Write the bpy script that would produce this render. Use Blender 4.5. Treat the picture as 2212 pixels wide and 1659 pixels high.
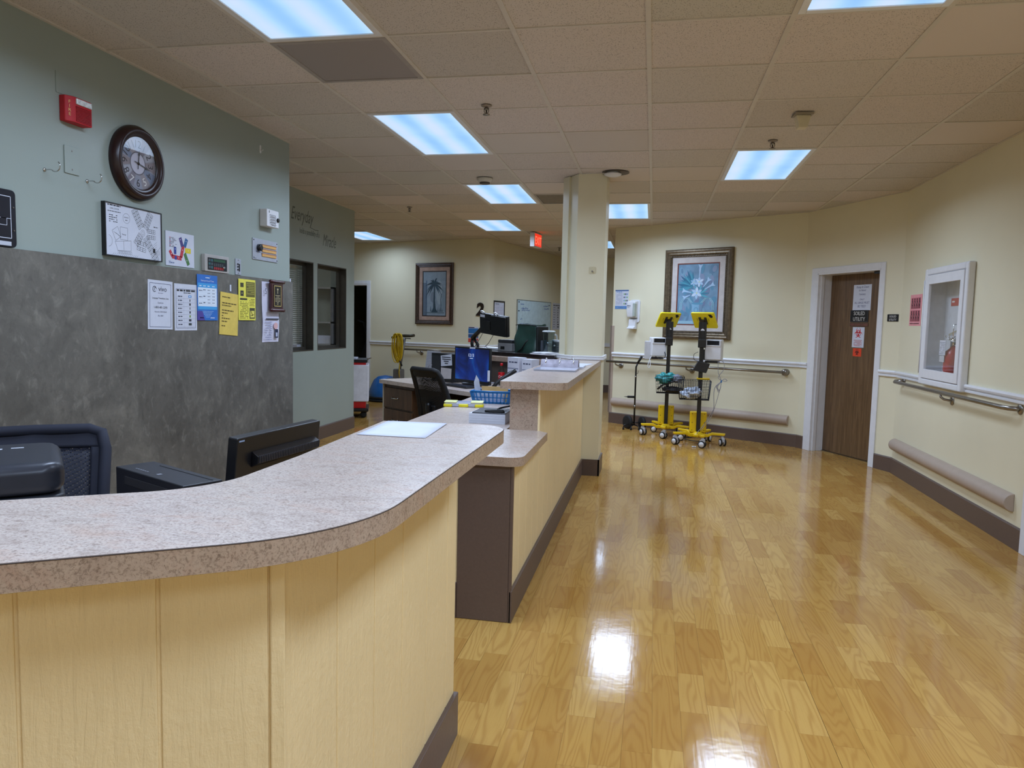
import bpy, bmesh, math, random
from mathutils import Matrix, Vector, noise
random.seed(7)
PI = math.pi
for o in list(bpy.data.objects):
    bpy.data.objects.remove(o, do_unlink=True)
SC = bpy.context.scene
COL = SC.collection

# ------------------------------------------------------------------ camera
CAMZ = 1.39
pitch, yaw, roll = 0.08461443, 0.18838988, 0.02323739
fw = Vector((-math.sin(yaw) * math.cos(pitch), math.cos(yaw) * math.cos(pitch), -math.sin(pitch)))
rt = Vector((math.cos(yaw), math.sin(yaw), 0))
up = rt.cross(fw)
r2 = rt * math.cos(roll) + up * math.sin(roll)
u2 = up * math.cos(roll) - rt * math.sin(roll)
cam_data = bpy.data.cameras.new('camera')
cam_data.sensor_width = 36.0
cam_data.lens = 1581.28 / 2212 * 36.0
cam_data.clip_start = 0.02
cam = bpy.data.objects.new('camera', cam_data)
COL.objects.link(cam)
m = Matrix((r2, u2, -fw)).transposed().to_4x4()
m.translation = (0, 0, CAMZ)
cam.matrix_world = m
SC.camera = cam

# ------------------------------------------------------------------ world, exposure, lamp power
w = bpy.data.worlds.new('world')
SC.world = w
w.use_nodes = True
w.node_tree.nodes['Background'].inputs[0].default_value = (0.9, 0.95, 1.0, 1)
w.node_tree.nodes['Background'].inputs[1].default_value = 0.05
SC.view_settings.view_transform = 'Standard'
SC.view_settings.look = 'None'
SC.view_settings.exposure = 0.0
SC.view_settings.gamma = 1.0
SC.view_settings.use_curve_mapping = False
SC.cycles.use_denoising = True
SC.cycles.max_bounces = 8
SC.cycles.diffuse_bounces = 4
SC.cycles.adaptive_threshold = 0.015
SC.cycles.sample_clamp_indirect = 6.0
LAMP_W = 34.0                      # power of each 2x4 ceiling fixture
LAMP_COL = (0.60, 0.745, 1.0)
CEIL = 2.72

# ------------------------------------------------------------------ materials
def lin(c):
    def f(x):
        x /= 255.0
        return x / 12.92 if x <= 0.04045 else ((x + 0.055) / 1.055) ** 2.4
    return (f(c[0]), f(c[1]), f(c[2]), 1.0)

MATS = {}
class NT:
    """tiny node-tree helper"""
    def __init__(s, name):
        s.m = bpy.data.materials.new(name); s.m.use_nodes = True
        s.t = s.m.node_tree; s.b = s.t.nodes['Principled BSDF']; s.out = s.t.nodes['Material Output']
    def n(s, typ, **kw):
        nd = s.t.nodes.new(typ)
        for k, v in kw.items():
            if k in nd.inputs.keys() if hasattr(nd.inputs, 'keys') else False:
                nd.inputs[k].default_value = v
            else:
                setattr(nd, k, v)
        return nd
    def l(s, a, b): s.t.links.new(a, b)
    def coord(s, scale=(1, 1, 1), space='Object'):
        tc = s.n('ShaderNodeTexCoord'); mp = s.n('ShaderNodeMapping')
        mp.inputs['Scale'].default_value = scale
        s.l(tc.outputs[space], mp.inputs['Vector']); return mp.outputs['Vector']
    def noise(s, vec, scale, detail=4, rough=0.6, dist=0.0):
        nd = s.n('ShaderNodeTexNoise')
        nd.inputs['Scale'].default_value = scale; nd.inputs['Detail'].default_value = detail
        nd.inputs['Roughness'].default_value = rough; nd.inputs['Distortion'].default_value = dist
        s.l(vec, nd.inputs['Vector']); return nd.outputs['Fac']
    def ramp(s, fac, stops, interp='LINEAR'):
        r = s.n('ShaderNodeValToRGB'); cr = r.color_ramp; cr.interpolation = interp
        while len(cr.elements) < len(stops): cr.elements.new(0.5)
        for e, (p, c) in zip(cr.elements, stops):
            e.position = p; e.color = c if len(c) == 4 else (*c, 1)
        s.l(fac, r.inputs['Fac']); return r.outputs['Color']
    def mix(s, fac, a, b, mode='MIX'):
        nd = s.n('ShaderNodeMix', data_type='RGBA', blend_type=mode)
        for sock, v in ((nd.inputs[0], fac), (nd.inputs[6], a), (nd.inputs[7], b)):
            if hasattr(v, 'is_output'): s.l(v, sock)
            else: sock.default_value = v
        return nd.outputs[2]
    def math(s, op, a, b=0.0):
        nd = s.n('ShaderNodeMath', operation=op)
        for sock, v in ((nd.inputs[0], a), (nd.inputs[1], b)):
            if hasattr(v, 'is_output'): s.l(v, sock)
            else: sock.default_value = v
        return nd.outputs[0]
    def bump(s, h, strength, dist=0.002, normal=None):
        nd = s.n('ShaderNodeBump')
        nd.inputs['Strength'].default_value = strength; nd.inputs['Distance'].default_value = dist
        s.l(h, nd.inputs['Height'])
        if normal is not None: s.l(normal, nd.inputs['Normal'])
        s.l(nd.outputs[0], s.b.inputs['Normal']); return nd.outputs[0]
    def done(s, rough=0.5, metal=0.0, **kw):
        s.b.inputs['Roughness'].default_value = rough; s.b.inputs['Metallic'].default_value = metal
        for k, v in kw.items():
            k = k.replace('_', ' ')
            if k in s.b.inputs: s.b.inputs[k].default_value = v
        return s.m

def mat(name, rgb, rough=0.5, metal=0.0, var=0.08, scale=14.0, bump=0.0, bscale=60.0, **kw):
    """plain coloured surface with a little procedural mottling"""
    if name in MATS: return MATS[name]
    t = NT(name); c = lin(rgb); v = t.coord()
    f = t.noise(v, scale, 3)
    d = tuple(x * (1 - var) for x in c[:3]); e = tuple(min(1, x * (1 + var)) for x in c[:3])
    t.l(t.ramp(f, [(0.3, d), (0.7, e)]), t.b.inputs['Base Color'])
    if bump: t.bump(t.noise(v, bscale, 4), bump)
    MATS[name] = t.done(rough, metal, **kw); return MATS[name]

def ink(rgb):
    k = 'ink_%d_%d_%d' % rgb
    if k not in MATS: mat(k, rgb, 0.6, var=0.03)
    return MATS[k]

def emit(name, rgb, strength):
    if name in MATS: return MATS[name]
    t = NT(name); t.b.inputs['Emission Color'].default_value = lin(rgb); t.b.inputs['Emission Strength'].default_value = strength
    t.b.inputs['Base Color'].default_value = lin(rgb)
    MATS[name] = t.done(0.5); return MATS[name]

def glass(name, tint=(255, 255, 255), gloss=0.02):
    """thin clear pane: transparent with a fresnel reflection"""
    if name in MATS: return MATS[name]
    t = NT(name)
    tr = t.n('ShaderNodeBsdfTransparent'); tr.inputs[0].default_value = lin(tint)
    gl = t.n('ShaderNodeBsdfGlossy'); gl.inputs['Roughness'].default_value = gloss
    fr = t.n('ShaderNodeFresnel'); fr.inputs['IOR'].default_value = 1.5
    v = t.coord(); f = t.noise(v, 6, 2)
    mx = t.n('ShaderNodeMixShader')
    ge = t.n('ShaderNodeNewGeometry'); front = t.math('SUBTRACT', 1.0, ge.outputs['Backfacing'])
    t.l(t.math('MULTIPLY', front, t.math('ADD', t.math('MULTIPLY', fr.outputs[0], 1.2), t.math('MULTIPLY', f, 0.01))), mx.inputs[0])
    t.l(tr.outputs[0], mx.inputs[1]); t.l(gl.outputs[0], mx.inputs[2])
    t.l(mx.outputs[0], t.out.inputs['Surface'])
    MATS[name] = t.m; return t.m

def paint_wall(name, rgb, rough, bump=0.12):
    t = NT(name); v = t.coord(); c = lin(rgb)
    big = t.noise(v, 1.1, 3); fine = t.noise(v, 160, 3)
    t.l(t.ramp(big, [(0.3, tuple(x * 0.96 for x in c[:3])), (0.7, tuple(x * 1.03 for x in c[:3]))]), t.b.inputs['Base Color'])
    rr = t.n('ShaderNodeMapRange'); t.l(t.noise(v, 3.0, 4), rr.inputs[0])
    rr.inputs[3].default_value = rough - 0.06; rr.inputs[4].default_value = rough + 0.08
    t.l(rr.outputs[0], t.b.inputs['Roughness'])
    t.bump(t.math('ADD', fine, t.math('MULTIPLY', t.noise(v, 30, 2), 0.6)), bump, 0.002)
    m = t.done(rough, 0.0); t.l(rr.outputs[0], t.b.inputs['Roughness'])
    MATS[name] = m; return m

CREAM = paint_wall('cream_wall_paint', (230, 223, 194), 0.32)
GREEN = paint_wall('sage_wall_paint', (152, 162, 154), 0.32)
GREY = mat('office_wall_grey', (120, 120, 112), 0.8)

def m_board():
    t = NT('rough_sawn_cream_board'); c = lin((240, 216, 166))
    v = t.coord((14, 14, 1.6)); f = t.noise(v, 4.0, 6, 0.65, 1.2)
    v2 = t.coord((1, 1, 1)); g = t.noise(v2, 2.0, 3); h = t.noise(v2, 40, 5, 0.7)
    base = t.ramp(g, [(0.3, tuple(x * 0.95 for x in c[:3])), (0.7, tuple(x * 1.02 for x in c[:3]))])
    chip = t.ramp(t.noise(t.coord((1, 1, .6)), 34, 4, 0.75), [(0.765, (0, 0, 0)), (0.785, (1, 1, 1))])
    t.l(t.mix(t.math('MULTIPLY', chip, 0.7), base, lin((120, 100, 74))), t.b.inputs['Base Color'])
    t.bump(t.math('ADD', f, t.math('MULTIPLY', h, 0.9)), 0.6, 0.005)
    return t.done(0.42)
BOARD = m_board()

def m_trim():
    t = NT('brown_painted_trim'); c = lin((98, 80, 70))
    v = t.coord(); f = t.noise(v, 70, 5, 0.7); s = t.noise(v, 26, 3)
    chips = t.ramp(s, [(0.73, (0, 0, 0)), (0.76, (1, 1, 1))])
    base = t.ramp(f, [(0.3, tuple(x * 0.92 for x in c[:3])), (0.7, tuple(x * 1.05 for x in c[:3]))])
    t.l(t.mix(t.math('MULTIPLY', chips, 0.25), base, lin((170, 150, 120))), t.b.inputs['Base Color'])
    t.bump(f, 0.2, 0.002); return t.done(0.45)
BROWN = m_trim()

def m_laminate(name, dark, mid, light, pink):
    t = NT(name); v = t.coord()
    v2 = t.coord((1.0, 1.6, 1.0))
    a = t.noise(v2, 9, 8, 0.72, 0.6); b = t.noise(v, 230, 5, 0.7); d = t.noise(v2, 70, 6, 0.75, 1.0)
    base = t.ramp(a, [(0.3, lin(mid)), (0.5, lin(light)), (0.68, lin(pink))])
    sp = t.ramp(b, [(0.38, (1, 1, 1)), (0.5, (0, 0, 0))])
    sp2 = t.ramp(d, [(0.36, (1, 1, 1)), (0.46, (0, 0, 0))])
    c = t.mix(t.math('MULTIPLY', sp, 0.55), base, lin(dark))
    c = t.mix(t.math('MULTIPLY', sp2, 0.6), c, lin(dark))
    t.l(c, t.b.inputs['Base Color']); t.bump(b, 0.06, 0.001)
    return t.done(0.27)
LAM = m_laminate('speckled_laminate', (124, 104, 94), (180, 162, 150), (206, 191, 180), (200, 176, 161))
LAME = m_laminate('speckled_laminate_edge', (104, 84, 70), (158, 134, 116), (176, 154, 134), (170, 140, 120))

def m_slate():
    t = NT('grey_cloudy_laminate'); v = t.coord((1, 1, 1)); v2 = t.coord((1, 1, 0.7))
    a = t.noise(v, 3.2, 7, 0.7, 0.5); b = t.noise(v2, 19, 5, 0.7, 0.6)
    c = t.ramp(a, [(0.28, lin((86, 83, 77))), (0.52, lin((104, 101, 94))), (0.75, lin((128, 124, 114)))])
    s = t.ramp(b, [(0.54, (0, 0, 0)), (0.68, (1, 1, 1))])
    s2 = t.ramp(b, [(0.30, (1, 1, 1)), (0.46, (0, 0, 0))])
    c = t.mix(t.math('MULTIPLY', s, 0.38), c, lin((150, 147, 136)))
    c = t.mix(t.math('MULTIPLY', s2, 0.4), c, lin((66, 63, 58)))
    t.l(c, t.b.inputs['Base Color']); return t.done(0.4)
SLATE = m_slate()

def m_floor():
    """oak-look vinyl planks; every plank takes its own tone and grain"""
    t = NT('oak_vinyl_plank')
    oi = t.n('ShaderNodeObjectInfo'); ge = t.n('ShaderNodeNewGeometry')
    rnd = t.math('FRACT', t.math('ADD', oi.outputs['Random'], t.math('MULTIPLY', ge.outputs['Random Per Island'], 7.13)))
    mp = t.n('ShaderNodeMapping'); mp.inputs['Scale'].default_value = (9.0, 1.15, 1)
    cb = t.n('ShaderNodeCombineXYZ'); t.l(t.math('MULTIPLY', rnd, 31.0), cb.inputs[0]); t.l(t.math('MULTIPLY', rnd, 17.0), cb.inputs[1])
    t.l(ge.outputs['Position'], mp.inputs['Vector']); t.l(cb.outputs[0], mp.inputs['Location'])
    contour = t.noise(mp.outputs[0], 1.0, 2, 0.35, 0.25)
    ringv = t.math('ADD', t.math('MULTIPLY', t.math('SINE', t.math('MULTIPLY', contour, 95.0)), 0.5), 0.5)
    mp2 = t.n('ShaderNodeMapping'); mp2.inputs['Scale'].default_value = (1, 0.035, 1); t.l(ge.outputs['Position'], mp2.inputs['Vector'])
    fine = t.noise(mp2.outputs[0], 190, 4, 0.7)
    tone = t.ramp(rnd, [(0.0, lin((173, 127, 62))), (0.2, lin((180, 136, 68))), (0.45, lin((188, 145, 75))), (0.7, lin((196, 155, 84))), (0.88, lin((178, 133, 66))), (1.0, lin((199, 159, 89)))])
    grain = t.ramp(ringv, [(0.0, (1, 1, 1)), (0.35, (0.3, 0.3, 0.3)), (0.7, (0, 0, 0))])
    c = t.mix(t.math('MULTIPLY', grain, 0.34), tone, lin((150, 98, 42)))
    fl = t.ramp(fine, [(0.3, (1, 1, 1)), (0.5, (0, 0, 0))])
    c = t.mix(t.math('MULTIPLY', fl, 0.25), c, lin((160, 108, 50)))
    t.l(c, t.b.inputs['Base Color'])
    wob = t.noise(ge.outputs['Position'], 7.0, 3); scr = t.noise(mp2.outputs[0], 60, 3)
    t.bump(t.math('ADD', wob, t.math('MULTIPLY', scr, 0.22)), 0.11, 0.006)
    rr = t.n('ShaderNodeMapRange'); t.l(t.noise(ge.outputs['Position'], 5.0, 5), rr.inputs[0])
    rr.inputs[3].default_value = 0.07; rr.inputs[4].default_value = 0.15
    m = t.done(0.16); t.l(rr.outputs[0], t.b.inputs['Roughness']); return m
OAK = m_floor()

def m_tile(name, pits):
    t = NT(name); v = t.coord(); oi = t.n('ShaderNodeObjectInfo'); ge = t.n('ShaderNodeNewGeometry')
    r = t.math('FRACT', t.math('ADD', oi.outputs['Random'], t.math('MULTIPLY', ge.outputs['Random Per Island'], 5.3)))
    tone = t.ramp(r, [(0.0, lin((196, 188, 178))), (0.35, lin((208, 198, 188))), (0.6, lin((214, 202, 194))), (1.0, lin((200, 194, 182)))])
    if pits:
        p = ge.outputs['Position']
        vo = t.n('ShaderNodeTexVoronoi'); vo.inputs['Scale'].default_value = 115; t.l(p, vo.inputs['Vector'])
        n1 = t.noise(p, 60, 3)
        hole = t.ramp(t.math('SUBTRACT', vo.outputs['Distance'], t.math('MULTIPLY', n1, 0.42)), [(0.0, (1, 1, 1)), (0.06, (0, 0, 0))])
        t.l(t.mix(t.math('MULTIPLY', hole, 0.75), tone, lin((112, 102, 92))), t.b.inputs['Base Color'])
        t.bump(t.math('SUBTRACT', 1.0, hole), 0.4, 0.003)
    else:
        t.l(tone, t.b.inputs['Base Color'])
        t.bump(t.noise(ge.outputs['Position'], 120, 3), 0.08, 0.002)
    return t.done(0.85)
TILE_P = m_tile('pitted_ceiling_tile', True)
TILE_S = m_tile('smooth_ceiling_tile', False)
GRID = mat('ceiling_grid_white', (206, 198, 186), 0.5, var=0.04)

def m_wood(name, a, b, sx, sy, rough=0.4, scale=6):
    t = NT(name); v = t.coord((sx, sx, sy)); f = t.noise(v, scale, 6, 0.65, 0.8)
    t.l(t.ramp(f, [(0.32, lin(a)), (0.5, lin(tuple((x + y) / 2 for x, y in zip(a, b)))), (0.68, lin(b))]), t.b.inputs['Base Color'])
    t.bump(f, 0.08, 0.001); return t.done(rough)
WALNUT = m_wood('walnut_door_veneer', (84, 62, 40), (124, 96, 66), 9, 0.35, 0.38)
CABWOOD = m_wood('dark_cabinet_wood', (66, 44, 28), (104, 74, 48), 8, 0.5, 0.4)

def m_diffuser():
    """acrylic prism panel over fluorescent tubes: bluish white with the tubes showing through"""
    t = NT('lit_prism_diffuser'); tc = t.n('ShaderNodeTexCoord'); sp = t.n('ShaderNodeSeparateXYZ')
    t.l(tc.outputs['Object'], sp.inputs[0])
    s = t.math('ADD', t.math('MULTIPLY', t.math('SINE', t.math('ADD', t.math('MULTIPLY', sp.outputs[0], 24.0), 0.4)), 0.5), 0.5)
    n = t.noise(tc.outputs['Object'], 2.2, 2)
    f = t.math('ADD', t.math('MULTIPLY', s, 0.55), t.math('MULTIPLY', n, 0.5))
    c = t.ramp(f, [(0.15, lin((138, 196, 255))), (0.5, lin((176, 220, 255))), (0.85, lin((206, 226, 255)))])
    vo = t.n('ShaderNodeTexVoronoi', distance='CHEBYCHEV'); vo.inputs['Scale'].default_value = 120; vo.inputs['Randomness'].default_value = 0
    t.l(tc.outputs['Object'], vo.inputs['Vector'])
    c = t.mix(t.math('MULTIPLY', vo.outputs['Distance'], 0.14), c, (0.3, 0.5, 0.8, 1))
    t.l(c, t.b.inputs['Emission Color']); t.b.inputs['Emission Strength'].default_value = 1.0
    t.b.inputs['Base Color'].default_value = (0.1, 0.1, 0.1, 1)
    return t.done(0.5)
DIFF = m_diffuser()

BLACK = mat('black_plastic', (24, 24, 26), 0.42, var=0.1)
MBLACK = mat('black_metal', (22, 21, 22), 0.35, var=0.1)
RUBBER = mat('black_rubber', (20, 20, 20), 0.75)
WHITE = mat('white_paint', (226, 226, 228), 0.35, var=0.03)
PLAST = mat('white_plastic', (222, 222, 224), 0.4, var=0.03)
PAPER = mat('white_paper', (208, 212, 224), 0.7, var=0.03)
STEEL = mat('brushed_steel', (150, 145, 138), 0.3, 1.0, var=0.1)
CHROME = mat('chrome', (200, 200, 200), 0.12, 1.0)
YELLOW = mat('yellow_powder_coat', (236, 196, 14), 0.35, var=0.05)
LEMON = mat('lemon_tablet_case', (240, 222, 36), .35, var=.05)
BUMPER = mat('tan_vinyl_bumper', (176, 158, 142), 0.5, var=0.04)
BRONZE = mat('dark_bronze_jamb', (74, 70, 62), 0.4, 0.3)
NAVY = mat('navy_mesh_fabric', (26, 29, 44), 0.8)
BLUE = mat('blue_plastic', (22, 108, 172), 0.35)
DARKCLOTH = mat('dark_green_nylon', (34, 62, 54), 0.45, var=0.2, bump=0.4, bscale=9)
CLEAR = glass('clear_glass')

# ------------------------------------------------------------------ mesh helpers
class MB:
    def __init__(s):
        s.v = []; s.f = []; s.mi = []; s.sm = []; s.M = None
    def add(s, vs, fs, mi=0, smooth=False):
        b = len(s.v)
        for p in vs:
            p = Vector(p)
            s.v.append(tuple(s.M @ p) if s.M is not None else tuple(p))
        for f in fs:
            s.f.append([b + i for i in f]); s.mi.append(mi); s.sm.append(smooth)
        return s
    def box(s, x0, x1, y0, y1, z0, z1, mi=0):
        v = [(x0, y0, z0), (x1, y0, z0), (x1, y1, z0), (x0, y1, z0), (x0, y0, z1), (x1, y0, z1), (x1, y1, z1), (x0, y1, z1)]
        s.add(v, [(0, 3, 2, 1), (4, 5, 6, 7), (0, 1, 5, 4), (1, 2, 6, 5), (2, 3, 7, 6), (3, 0, 4, 7)], mi); return s
    def cbox(s, cx, cy, cz, sx, sy, sz, mi=0):
        return s.box(cx - sx / 2, cx + sx / 2, cy - sy / 2, cy + sy / 2, cz - sz / 2, cz + sz / 2, mi)
    def prism(s, poly, a, b, axis='z', mi=0, cap_mi=None, smooth=False):
        """extrude a 2-D outline between a and b along an axis (y: outline is x,z ; x: outline is y,z)"""
        def P(p, h):
            return {'z': (p[0], p[1], h), 'y': (p[0], h, p[1]), 'x': (h, p[0], p[1])}[axis]
        n = len(poly)
        area = sum(poly[i][0] * poly[(i + 1) % n][1] - poly[(i + 1) % n][0] * poly[i][1] for i in range(n))
        if (area < 0) != (axis == 'y'): poly = poly[::-1]
        if a > b: a, b = b, a
        vs = [P(p, a) for p in poly] + [P(p, b) for p in poly]
        cm = mi if cap_mi is None else cap_mi
        s.add(vs, [tuple(range(n))[::-1]], cm)
        k = len(s.v) - 2 * n
        s.f.append([k + n + i for i in range(n)]); s.mi.append(cm); s.sm.append(False)
        for i in range(n):
            j = (i + 1) % n
            s.f.append([k + i, k + j, k + n + j, k + n + i]); s.mi.append(mi); s.sm.append(smooth)
        return s
    def tube(s, path, r, n=8, mi=0, closed=False, caps=True):
        pts = [Vector(p) for p in path]; N = len(pts); rs = r if isinstance(r, (list, tuple)) else [r] * N
        nrm = None; rings = []
        for i, p in enumerate(pts):
            if closed: t = pts[(i + 1) % N] - pts[i - 1]
            else: t = pts[min(i + 1, N - 1)] - pts[max(i - 1, 0)]
            t.normalize()
            if nrm is None:
                nrm = Vector((0, 0, 1)) if abs(t.z) < 0.9 else Vector((1, 0, 0))
            nrm = (nrm - t * nrm.dot(t)); nrm.normalize(); bt = t.cross(nrm)
            rings.append([p + (nrm * math.cos(2 * PI * k / n) + bt * math.sin(2 * PI * k / n)) * rs[i] for k in range(n)])
        vs = [q for ring in rings for q in ring]; fs = []
        for i in range(N if closed else N - 1):
            a = i * n; b = ((i + 1) % N) * n
            for k in range(n):
                fs.append((a + k, a + (k + 1) % n, b + (k + 1) % n, b + k))
        s.add(vs, fs, mi, True)
        if caps and not closed:
            k0 = len(s.v) - len(vs)
            s.f.append([k0 + k for k in range(n)][::-1]); s.mi.append(mi); s.sm.append(False)
            s.f.append([k0 + (N - 1) * n + k for k in range(n)]); s.mi.append(mi); s.sm.append(False)
        return s
    def lathe(s, prof, n=24, mi=0, c=(0, 0, 0), axis='z', smooth=True, caps=True):
        """profile of (radius, height) turned about an axis through c"""
        vs = []; fs = []
        for r, h in prof:
            for k in range(n):
                a = 2 * PI * k / n; x, y = r * math.cos(a), r * math.sin(a)
                q = {'z': (x, y, h), 'y': (x, h, -y), 'x': (h, x, y)}[axis]
                vs.append((c[0] + q[0], c[1] + q[1], c[2] + q[2]))
        for i in range(len(prof) - 1):
            for k in range(n):
                fs.append((i * n + k, i * n + (k + 1) % n, (i + 1) * n + (k + 1) % n, (i + 1) * n + k))
        s.add(vs, fs, mi, smooth)
        b = len(s.v) - len(vs)
        if not caps: return s
        if prof[0][0] > 1e-5: s.f.append([b + k for k in range(n)][::-1]); s.mi.append(mi); s.sm.append(False)
        if prof[-1][0] > 1e-5: s.f.append([b + (len(prof) - 1) * n + k for k in range(n)]); s.mi.append(mi); s.sm.append(False)
        return s
    def grid(s, fn, nu, nv, mi=0, smooth=True):
        vs = [fn(i / nu, j / nv) for j in range(nv + 1) for i in range(nu + 1)]
        fs = [(j * (nu + 1) + i, j * (nu + 1) + i + 1, (j + 1) * (nu + 1) + i + 1, (j + 1) * (nu + 1) + i) for j in range(nv) for i in range(nu)]
        s.add(vs, fs, mi, smooth); return s
    def ball(s, c, rx, ry, rz, n=14, mi=0, rough=0.0, seed=1, freq=2.2):
        off = Vector((seed * 3.7, seed * 1.3, seed * 5.1))
        def fn(u, v):
            a = (u % 1.0) * 2 * PI; b = (v - 0.5) * PI
            d = Vector((math.cos(b) * math.cos(a), math.cos(b) * math.sin(a), math.sin(b)))
            k = 1 + rough * (noise.noise(d * freq + off) + 0.7 * abs(noise.noise(d * freq * 2.3 + off)) + 0.4 * noise.noise(d * freq * 4.5 + off)) if rough else 1
            return (c[0] + rx * k * d.x, c[1] + ry * k * d.y, c[2] + rz * k * d.z)
        return s.grid(fn, n, n // 2, mi)
    def text(s, txt, size, x, z, y=0.0, align='CENTER', mi=0, shear=0.0, thick=0.0, sx=1.0, bold=0.0):
        """lettering standing in the local x-z plane, facing -y"""
        cu = bpy.data.curves.new('t', 'FONT'); cu.body = txt; cu.size = size; cu.align_x = align; cu.shear = shear
        cu.extrude = thick; cu.offset = bold; cu.resolution_u = 3
        o = bpy.data.objects.new('t', cu); COL.objects.link(o)
        dg = bpy.context.evaluated_depsgraph_get(); me = bpy.data.meshes.new_from_object(o.evaluated_get(dg))
        s.add([(x + v.co.x * sx, y - v.co.z, z + v.co.y) for v in me.vertices], [tuple(p.vertices) for p in me.polygons], mi)
        bpy.data.objects.remove(o); bpy.data.curves.remove(cu); bpy.data.meshes.remove(me); return s
    def build(s, name, mats, parent=None, loc=None, rz=None, bevel=0.0, label=None, seg=2, merge=False):
        me = bpy.data.meshes.new(name); me.from_pydata(s.v, [], s.f)
        for mm in (mats if isinstance(mats, (list, tuple)) else [mats]): me.materials.append(mm)
        for p, a, b in zip(me.polygons, s.mi, s.sm): p.material_index = a; p.use_smooth = b
        me.update()
        o = bpy.data.objects.new(name, me); COL.objects.link(o)
        if parent is not None: o.parent = parent
        if loc is not None: o.location = loc
        if rz is not None: o.rotation_euler = (0, 0, rz)
        if bevel:
            bv = o.modifiers.new('bevel', 'BEVEL'); bv.width = bevel; bv.segments = seg; bv.limit_method = 'ANGLE'; bv.angle_limit = 0.7; bv.harden_normals = True
            for p in me.polygons: p.use_smooth = True
        if label: o['label'] = label
        return o

class Ink(MB):
    """flat print on a sheet: thin coloured shapes, each a hair proud of the one before"""
    def __init__(s, y=-0.0006):
        super().__init__(); s.y = y; s.cols = []
    def ci(s, c):
        if c not in s.cols: s.cols.append(c)
        return s.cols.index(c)
    def up(s): s.y -= 0.0003; return s
    def poly(s, pts, c):
        n = len(pts); ar = sum(pts[i][0] * pts[(i + 1) % n][1] - pts[(i + 1) % n][0] * pts[i][1] for i in range(n))
        if ar < 0: pts = pts[::-1]
        s.add([(p[0], s.y, p[1]) for p in pts], [tuple(range(n))], s.ci(c)); return s
    def rect(s, x0, z0, x1, z1, c): return s.poly([(x0, z0), (x1, z0), (x1, z1), (x0, z1)], c)
    def line(s, x0, z0, x1, z1, w, c):
        d = math.hypot(x1 - x0, z1 - z0) or 1; nx, nz = -(z1 - z0) / d * w / 2, (x1 - x0) / d * w / 2
        return s.poly([(x0 + nx, z0 + nz), (x1 + nx, z1 + nz), (x1 - nx, z1 - nz), (x0 - nx, z0 - nz)], c)
    def path(s, pts, w, c, closed=False):
        for i in range(len(pts) - (0 if closed else 1)):
            s.line(*pts[i], *pts[(i + 1) % len(pts)], w, c)
        return s
    def frame(s, x0, z0, x1, z1, w, c): return s.path([(x0, z0), (x1, z0), (x1, z1), (x0, z1)], w, c, True)
    def ell(s, cx, cz, rx, rz, c, n=20, rot=0.0):
        ca, sa = math.cos(rot), math.sin(rot)
        return s.poly([(cx + rx * math.cos(2 * PI * k / n) * ca - rz * math.sin(2 * PI * k / n) * sa, cz + rx * math.cos(2 * PI * k / n) * sa + rz * math.sin(2 * PI * k / n) * ca) for k in range(n)], c)
    def ring(s, cx, cz, r, w, c, a0=0, a1=2 * PI, n=28):
        p = [(cx + r * math.cos(a0 + (a1 - a0) * k / n), cz + r * math.sin(a0 + (a1 - a0) * k / n)) for k in range(n + 1)]
        return s.path(p, w, c)
    def t(s, txt, size, x, z, c=(30, 30, 34), align='CENTER', shear=0.0, sx=1.0): return s.text(txt, size, x, z, s.y, align, s.ci(c), shear, 0.0, sx)
    def words(s, x0, z, x1, h, c, seed=0, fill=0.8):
        """a line of print too small to read: word-shaped dashes"""
        rg = random.Random(seed); x = x0
        while x < x1:
            wd = rg.uniform(1.5, 4.5) * h
            e = min(x + wd, x1)
            if rg.random() < fill: s.rect(x, z, e, z + h, c)
            x = e + h * 0.7
        return s
    def scrawl(s, x0, z, x1, h, c, seed=0, w=0.002):
        rg = random.Random(seed); p = []; x = x0
        while x < x1:
            p.append((x, z + rg.uniform(0, h))); x += h * rg.uniform(0.15, 0.5)
        return s.path(p, w, c)
    def put(s, name, parent, **kw): return s.build(name, [ink(c) for c in s.cols], parent, **kw)

def cr(pts, n=5):
    """smooth curve through points (for cables and bent wire)"""
    P = [Vector(p) for p in pts]; P = [P[0] * 2 - P[1]] + P + [P[-1] * 2 - P[-2]]; out = []
    for i in range(1, len(P) - 2):
        for k in range(n):
            t = k / n; a, b, c, d = P[i - 1:i + 3]
            out.append(0.5 * (2 * b + (c - a) * t + (2 * a - 5 * b + 4 * c - d) * t * t + (3 * b - a - 3 * c + d) * t ** 3))
    return out + [P[-2]]

def rrect(x0, x1, y0, y1, r, n=4):
    p = []
    for cx, cy, a in ((x1 - r, y1 - r, 0), (x0 + r, y1 - r, PI / 2), (x0 + r, y0 + r, PI), (x1 - r, y0 + r, 1.5 * PI)):
        for k in range(n + 1):
            q = a + PI / 2 * k / n; p.append((cx + r * math.cos(q), cy + r * math.sin(q)))
    return p

def fillet(poly, rad, n=8):
    """round chosen corners of an outline"""
    out = []; N = len(poly)
    for i, p in enumerate(poly):
        r = rad.get(i, 0)
        if not r: out.append(tuple(p)); continue
        P = Vector(p); a = (Vector(poly[i - 1]) - P).normalized(); b = (Vector(poly[(i + 1) % N]) - P).normalized()
        ang = a.angle(b); L = r / math.tan(ang / 2); c = P + (a + b).normalized() * (r / math.sin(ang / 2))
        s0 = P + a * L - c; s1 = P + b * L - c
        a0 = math.atan2(s0.y, s0.x); d = math.atan2(s1.y, s1.x) - a0
        while d > PI: d -= 2 * PI
        while d < -PI: d += 2 * PI
        for k in range(n + 1):
            q = a0 + d * k / n; out.append((c.x + r * math.cos(q), c.y + r * math.sin(q)))
    return out

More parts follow.
